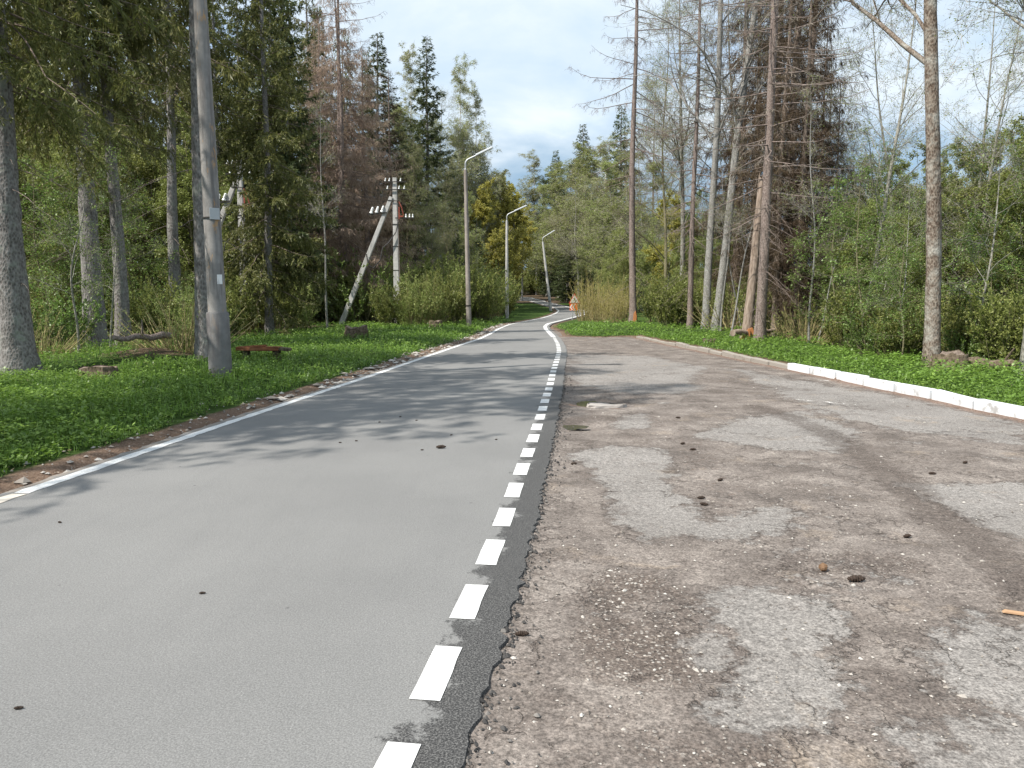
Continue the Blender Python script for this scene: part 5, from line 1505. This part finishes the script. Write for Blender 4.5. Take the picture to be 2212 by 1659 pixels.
# ------------------------------------------------------------------ herbs and grass
def scatter(name, seed, N, xr_, yr_, accept, leafs, label, material, pw=1.3):
    rng = np.random.default_rng(seed)
    a_, b_ = yr_
    q = rng.random(N)
    Y = (a_ ** (1 - pw) + q * (b_ ** (1 - pw) - a_ ** (1 - pw))) ** (1 / (1 - pw))
    X = rng.uniform(np.maximum(xr_[0], -0.70 * Y - 1.0), np.minimum(xr_[1], 0.70 * Y + 1.0))
    Z, d, dl, dr = ground_info(X, Y)
    k = accept(X, Y, d, dl, dr, rng)
    X, Y, Z, d = X[k], Y[k], Z[k], d[k]
    cr = Crown()
    leafs(cr, rng, X, Y, Z, d)
    o = link(bpy.data.objects.new(name, cr.mesh(name, material)))
    return tag(o, label, kind='stuff')


def herb_leafs(n_leaf, size, hmax, mi=0):
    def f(cr, rng, X, Y, Z, d):
        big = fbm2(X, Y, 0.9, 11.0)
        h = (0.03 + hmax * rng.random(len(X)) * np.clip(d / 1.2, 0.25, 1.0)) * (0.5 + big)
        for k in range(n_leaf):
            az = rng.uniform(0, 6.28, len(X)); el = rng.normal(0.12, 0.30, len(X))
            D = np.stack([np.cos(az) * np.cos(el), np.sin(az) * np.cos(el), np.sin(el)], 1)
            sc_ = size * rng.uniform(0.6, 1.4, len(X)) * np.clip(0.75 + Y / 45, 0.9, 1.8) * np.clip(0.5 + d / 1.2, 0.6, 1.0)
            C = np.stack([X, Y, Z + h * rng.uniform(0.7, 1.0, len(X))], 1) + D * sc_[:, None] * 0.15
            cr.add(blades(rng, C, D, sc_, sc_ * 0.66, 0.85), mi, np.clip(rng.normal(0.35, 0.22, len(X)) + (big - 0.45) * 0.7, 0, 1))
    return f


def grass_leafs(cr, rng, X, Y, Z, d):
    for k in range(3):
        D = unit(np.stack([rng.normal(0, 0.35, len(X)), rng.normal(0, 0.35, len(X)), np.ones(len(X))], 1))
        L = rng.uniform(0.07, 0.20, len(X)) * np.clip(d / 0.8, 0.45, 1.0)
        C = np.stack([X + rng.normal(0, 0.03, len(X)), Y + rng.normal(0, 0.03, len(X)), Z - 0.01], 1)
        cr.add(blades(rng, C, D, L, 0.012 * np.clip(Y / 12, 0.8, 2.5), 0.0), 0, np.clip(rng.normal(0.45, 0.25, len(X)), 0, 1))


def acc_left(X, Y, d, dl, dr, rng):
    n = fbm2(X, Y, 1.3, 2.0, 3)
    edge = 0.30 + 0.55 * (fbm2(X, Y, 1.7, 14.0) - 0.2) + 0.15 * rng.random(len(X))
    m_ = np.exp(-((X - MOUND[0][0]) ** 2 + (Y - MOUND[0][1]) ** 2) / 1.6)
    return (dr < dl) & (d > edge) & ((Y < 50) | (d > 2.0)) & (X < 2.5 + 0.0 * Y) & (rng.random(len(X)) < np.clip(1.25 - d / 11, 0.12, 1) * (0.12 + 1.75 * n) * (1 - 0.93 * m_))


def acc_right(X, Y, d, dl, dr, rng):
    n = fbm2(X, Y, 1.3, 5.0, 3)
    return ((dl <= dr + 0.5)) & (dl > 0.17) & (d > 0.15) & (Y < 50) & (rng.random(len(X)) < np.clip(1.3 - d / 5, 0.10, 1) * (0.4 + 1.2 * n))


scatter('ground_cover', 1, 80000, (-22, 3), (5.0, 62), acc_left, herb_leafs(4, 0.050, 0.20), 'green herb leaves covering the left verge', [M['herb']])
scatter('grass', 2, 40000, (-16, 2), (4.5, 45), acc_left, grass_leafs, 'grass blades standing in the left verge', [M['herb_pale']])
scatter('ground_cover', 3, 42000, (1.5, 16), (8.5, 52), acc_right, herb_leafs(4, 0.056, 0.24), 'bright green herb leaves behind the kerb', [M['herb_pale']])
scatter('grass', 4, 12000, (3, 13), (8.5, 32), lambda X, Y, d, dl, dr, rng: acc_right(X, Y, d, dl, dr, rng) & (dl < 1.3), grass_leafs, 'grass blades along the back of the kerb', [M['herb_pale']])


def acc_litter(X, Y, d, dl, dr, rng):
    m_ = np.exp(-((X - MOUND[0][0]) ** 2 + (Y - MOUND[0][1]) ** 2) / 1.6)
    return (d > 0.05) & (rng.random(len(X)) < np.where((dr < dl) & (d < 0.7), 0.30, np.where(d > 4, 0.5, 0.05)) + 0.8 * m_)


def litter_leafs(cr, rng, X, Y, Z, d):
    az = rng.uniform(0, 6.28, len(X)); el = rng.normal(0.1, 0.25, len(X))
    D = np.stack([np.cos(az) * np.cos(el), np.sin(az) * np.cos(el), np.sin(el)], 1)
    sc_ = rng.uniform(0.025, 0.06, len(X)) * np.clip(Y / 14, 0.8, 2)
    cr.add(blades(rng, np.stack([X, Y, Z + 0.012], 1), D, sc_, sc_ * 0.55, 0.8), 0)


scatter('leaf_litter', 5, 30000, (-20, 14), (4.5, 45), acc_litter, litter_leafs, 'old brown leaves on the ground along the verges', [M['litter']])


# ------------------------------------------------------------------ stones, chips and cones
def stones(name, pts, sizes, seed, label, flat=0.6, z=None, rlo=0.0):
    rng = np.random.default_rng(seed)
    base = np.array([(1, 0, 0), (0.3, 0.9, 0.1), (-0.8, 0.55, 0), (-0.75, -0.6, 0.05), (0.35, -0.92, 0), (0.15, 0.1, 0.9), (-0.2, -0.1, 0.75), (0, 0, -0.6)])
    tr_ = np.array([(0, 1, 5), (1, 2, 5), (2, 6, 5), (2, 3, 6), (3, 4, 6), (4, 5, 6), (4, 0, 5), (1, 0, 7), (2, 1, 7), (3, 2, 7), (4, 3, 7), (0, 4, 7)])
    n = len(pts)
    V = base[None] * (1 + rng.normal(0, 0.18, (n, 8, 3)))
    a = rng.uniform(0, 6.28, n); ca, sa = np.cos(a)[:, None], np.sin(a)[:, None]
    V = np.stack([V[..., 0] * ca - V[..., 1] * sa * 0.7, V[..., 0] * sa + V[..., 1] * ca * 0.7, V[..., 2] * flat], 2) * sizes[:, None, None]
    V[..., 0] += pts[:, 0:1]; V[..., 1] += pts[:, 1:2]; V[..., 2] += pts[:, 2:3]
    F = (tr_[None] + (np.arange(n) * 8)[:, None, None]).reshape(-1, 3)
    o = link(bpy.data.objects.new(name, mesh_np(name, V.reshape(-1, 3), None, F, mats=[M['stone']], smooth=False, fattr=np.repeat(rlo + (1 - rlo) * rng.random(n), 12))))
    return tag(o, label, kind='stuff')


rng = np.random.default_rng(8)
q = rng.uniform(s_start - 1.5, s_start + 40, 900); off = 0.20 + np.abs(rng.normal(0, 0.30, 900))
P_ = np.stack([np.interp(q, cLL, LL[:, i]) for i in (0, 1)], 1)
N_ = normals2(LL); Nn = np.stack([np.interp(q, cLL, N_[:, i]) for i in (0, 1)], 1)
P_ = P_ - Nn * off[:, None]
zz_ = ground_info(P_[:, 0], P_[:, 1])[0]
stones('gravel', np.stack([P_[:, 0], P_[:, 1], zz_ + 0.008], 1), rng.gamma(2.0, 0.009, 900) + 0.006, 8, 'pale pebbles scattered along the left shoulder', rlo=0.2)
q = np.concatenate([rng.uniform(s_near(LL, gp(620, 875)), s_near(LL, gp(1000, 745)), 70), rng.uniform(s_near(LL, gp(1035, 734)), s_near(LL, gp(1100, 702)), 60)])
off = 0.22 + np.abs(rng.normal(0, 0.14, len(q)))
P_ = np.stack([np.interp(q, cLL, LL[:, i]) for i in (0, 1)], 1); Nn = np.stack([np.interp(q, cLL, N_[:, i]) for i in (0, 1)], 1)
P_ = P_ - Nn * off[:, None]
stones('rubble', np.stack([P_[:, 0], P_[:, 1], ground_info(P_[:, 0], P_[:, 1])[0] + 0.02], 1), rng.uniform(0.04, 0.13, len(q)), 18, 'broken asphalt chips along the far left road edge', 0.35, rlo=0.35)
n = 1500
yy = 1.8 * (26 / 1.8) ** rng.random(n)
xx = rng.uniform(np.interp(yy, ly, xr) + 0.3, np.minimum(np.interp(yy, ly, kx) - 0.1, 0.7 * yy + 0.5))
ok = xx > np.interp(yy, ly, xr) + 0.25
xx, yy = xx[ok], yy[ok]
iz = (np.searchsorted(ly, yy).clip(0, len(ly) - 1)); jc = ((xx - xr[iz]) / (kx[iz] - xr[iz]) * (len(ct) - 1)).round().astype(int).clip(0, len(ct) - 1)
lz = LZ.reshape(len(ly), len(ct))[iz, jc]
stones('gravel', np.stack([xx, yy, lz + 0.003], 1), rng.gamma(2.0, 0.0026, len(xx)) + 0.002, 28, 'loose pale pebbles strewn over the worn lot', 0.7, rlo=0.1)
# crumbs of aggregate lying on the lot, thickest where it breaks up, and along the edge of the new asphalt
n = 26000
yy = 1.7 * (12 / 1.7) ** rng.random(n)
iz = np.searchsorted(ly, yy).clip(0, len(ly) - 1)
jc = (rng.random(n) * (len(ct) - 1)).astype(int)
xx = xr[iz] + (kx[iz] - xr[iz]) * (jc + rng.random(n)) / (len(ct) - 1)
lo2, ba2 = loose.reshape(LX.shape)[iz, jc], bare.reshape(LX.shape)[iz, jc]
pr_ = np.clip((lo2 - 0.12) * 1.6, 0.05, 1.0) * np.where(ba2 > 0.6, 0.12, 1.0) * (0.25 + 1.5 * fbm2(xx, yy, 1.6, 31.0))
ok = (rng.random(n) < pr_ * 0.8) & (xx > xr[iz] + 0.27) & (xx < 0.7 * yy + 0.3)
xx, yy, iz, jc = xx[ok], yy[ok], iz[ok], jc[ok]
stones('gravel', np.stack([xx, yy, LZ.reshape(LX.shape)[iz, jc] + 0.001], 1), rng.gamma(2.2, 0.0024, len(xx)) + 0.0022, 38, 'crumbled aggregate on the broken parts of the lot', 0.6, rlo=0.0)
q = rng.uniform(0, 16, 2600)
P_ = np.stack([np.interp(q, np.linspace(0, 16, 400), np.interp(np.linspace(-0.5, 15.5, 400), B[:, 1], B[:, 0])), np.interp(q, [0, 16], [-0.5, 15.5])], 1)
P_[:, 0] += rng.normal(0.012, 0.022, len(q)) + np.where(rng.random(len(q)) < 0.2, np.abs(rng.normal(0, 0.10, len(q))), 0)
dst = stones('rubble', np.stack([P_[:, 0], P_[:, 1], np.full(len(q), 0.014)], 1), rng.gamma(2.0, 0.0028, len(q)) + 0.0025, 48, 'dark asphalt crumbs along the edge of the new lane', 0.8, rlo=0.0)
dst.data.materials[0] = mat('dark crumbs', lambda k: pbsdf(k, k.ramp(k.attr('rnd'), [(0.0, (0.035, 0.034, 0.034)), (0.7, (0.085, 0.08, 0.076)), (1.0, (0.20, 0.185, 0.17))]), 0.9, None, 0.2))
x, y = gp(1308, 876)
st_ = stump(x, y, 0.20, 0.05, 'flat pale stone slab by the potholes in the lot', 15, 'stone_slab', 'stone', 1.5)
for ch in st_.children: ch.data.materials[0] = M['chip']
st_.children[0].name = 'side'; st_.children[1].name = 'top_face'
st_.location.z = lotz(x, y)


def cone_mesh(material, L=0.11, r=0.019):
    sides, rings = 9, 15
    V, F = [], []
    for i in range(rings):
        t = i / (rings - 1)
        rr = r * (math.sin(PI * min(1, t * 0.93 + 0.06)) ** 0.6) * (1.18 if i % 2 else 0.85)
        for k in range(sides):
            th = 2 * PI * (k + (0.5 if (i // 2) % 2 else 0)) / sides
            f = rr * (1 + 0.14 * math.sin(k * 2.4 + i))
            V.append((L * (t - 0.5), f * math.cos(th), r + f * math.sin(th)))
    for i in range(rings - 1):
        for k in range(sides):
            F.append((i * sides + k, i * sides + (k + 1) % sides, (i + 1) * sides + (k + 1) % sides, (i + 1) * sides + k))
    F.append(tuple(range(sides - 1, -1, -1))); F.append(tuple((rings - 1) * sides + k for k in range(sides)))
    me = bpy.data.meshes.new('spruce_cone'); me.from_pydata(V, [], F); me.materials.append(material); me.update()
    return me


CM, CT = cone_mesh(M['cone']), cone_mesh(M['cone_tan'], 0.07, 0.022)
rc = np.random.default_rng(4)


def cone(u, v, label, group=None, me=CM, s=1.0, rz=None, road_=False):
    x, y = gp(u, v)
    o = bpy.data.objects.new('spruce_cone', me)
    o.location = (x, y, (ROAD_Z if road_ else lotz(x, y)) + 0.001); o.scale = (s, s, s)
    o.rotation_euler = (0, 0, rc.uniform(-0.6, 0.6) if rz is None else rz)
    tag(link(o), label, 'cone', group)


cone(1850, 1256, 'large dark spruce cone, biggest and nearest on the lot', me=CM, s=0.95, rz=0.05)
cone(1778, 1232, 'round tan cone on the pale lot patch left of the biggest dark cone', me=CT, s=0.95, rz=1.2)
cone(953, 974, 'largest dark spruce cone lying on the road', s=0.95, rz=0.25, road_=True)
for u, v in ((1475, 962), (1497, 974), (1556, 1037), (1521, 1092), (1515, 1078), (2014, 1026), (1960, 1161), (1465, 905), (1240, 1005), (1128, 1378), (2085, 1003)):
    cone(u, v, 'small dark spruce cone lying on the worn lot', 'small cones on the lot', s=0.62)
for u, v in ((770, 958), (735, 962), (912, 978), (865, 905), (900, 913), (975, 945), (820, 917), (130, 1138), (438, 1293), (42, 1547), (1072, 955)):
    cone(u, v, 'small dark spruce cone lying on the grey road', 'small cones on the road', s=0.32, road_=True)
x, y = gp(2196, 1328)
o = MB().box((0, 0, 0.012), (0.13, 0.028, 0.014), taper=0.8).build('wood_chip', M['wood_chip'], bevel=0.004)
o.location = (x, y, lotz(x, y)); o.rotation_euler = (0, 0.03, -0.35)
tag(o, 'split orange brown wood chip on the lot at the right edge', 'wood chip')

# ------------------------------------------------------------------ look-alikes: say which one by its place in the row
ORD = ['first', 'second', 'third', 'fourth', 'fifth', 'sixth', 'seventh', 'eighth', 'ninth', 'tenth', 'eleventh', 'twelfth', 'thirteenth', 'fourteenth', 'fifteenth', 'sixteenth',
       'seventeenth', 'eighteenth', 'nineteenth', 'twentieth'] + ['twenty-' + q for q in ('first', 'second', 'third', 'fourth', 'fifth', 'sixth', 'seventh', 'eighth', 'ninth')] + ['thirtieth'] + ['thirty-' + q for q in ('first', 'second', 'third', 'fourth', 'fifth')]
rows = {}
for o in COL.objects:
    if o.parent is None and 'category' in o: rows.setdefault(o['label'], []).append(o)
for lab, os_ in rows.items():
    if 1 < len(os_) <= 34 and 'outside' not in lab:
        os_.sort(key=lambda o: o.location.x / max(o.location.y, 0.5))
        for i, o in enumerate(os_): o['label'] = lab + ', ' + ('leftmost' if i == 0 else 'rightmost' if i == len(os_) - 1 else ORD[i] + ' from left')
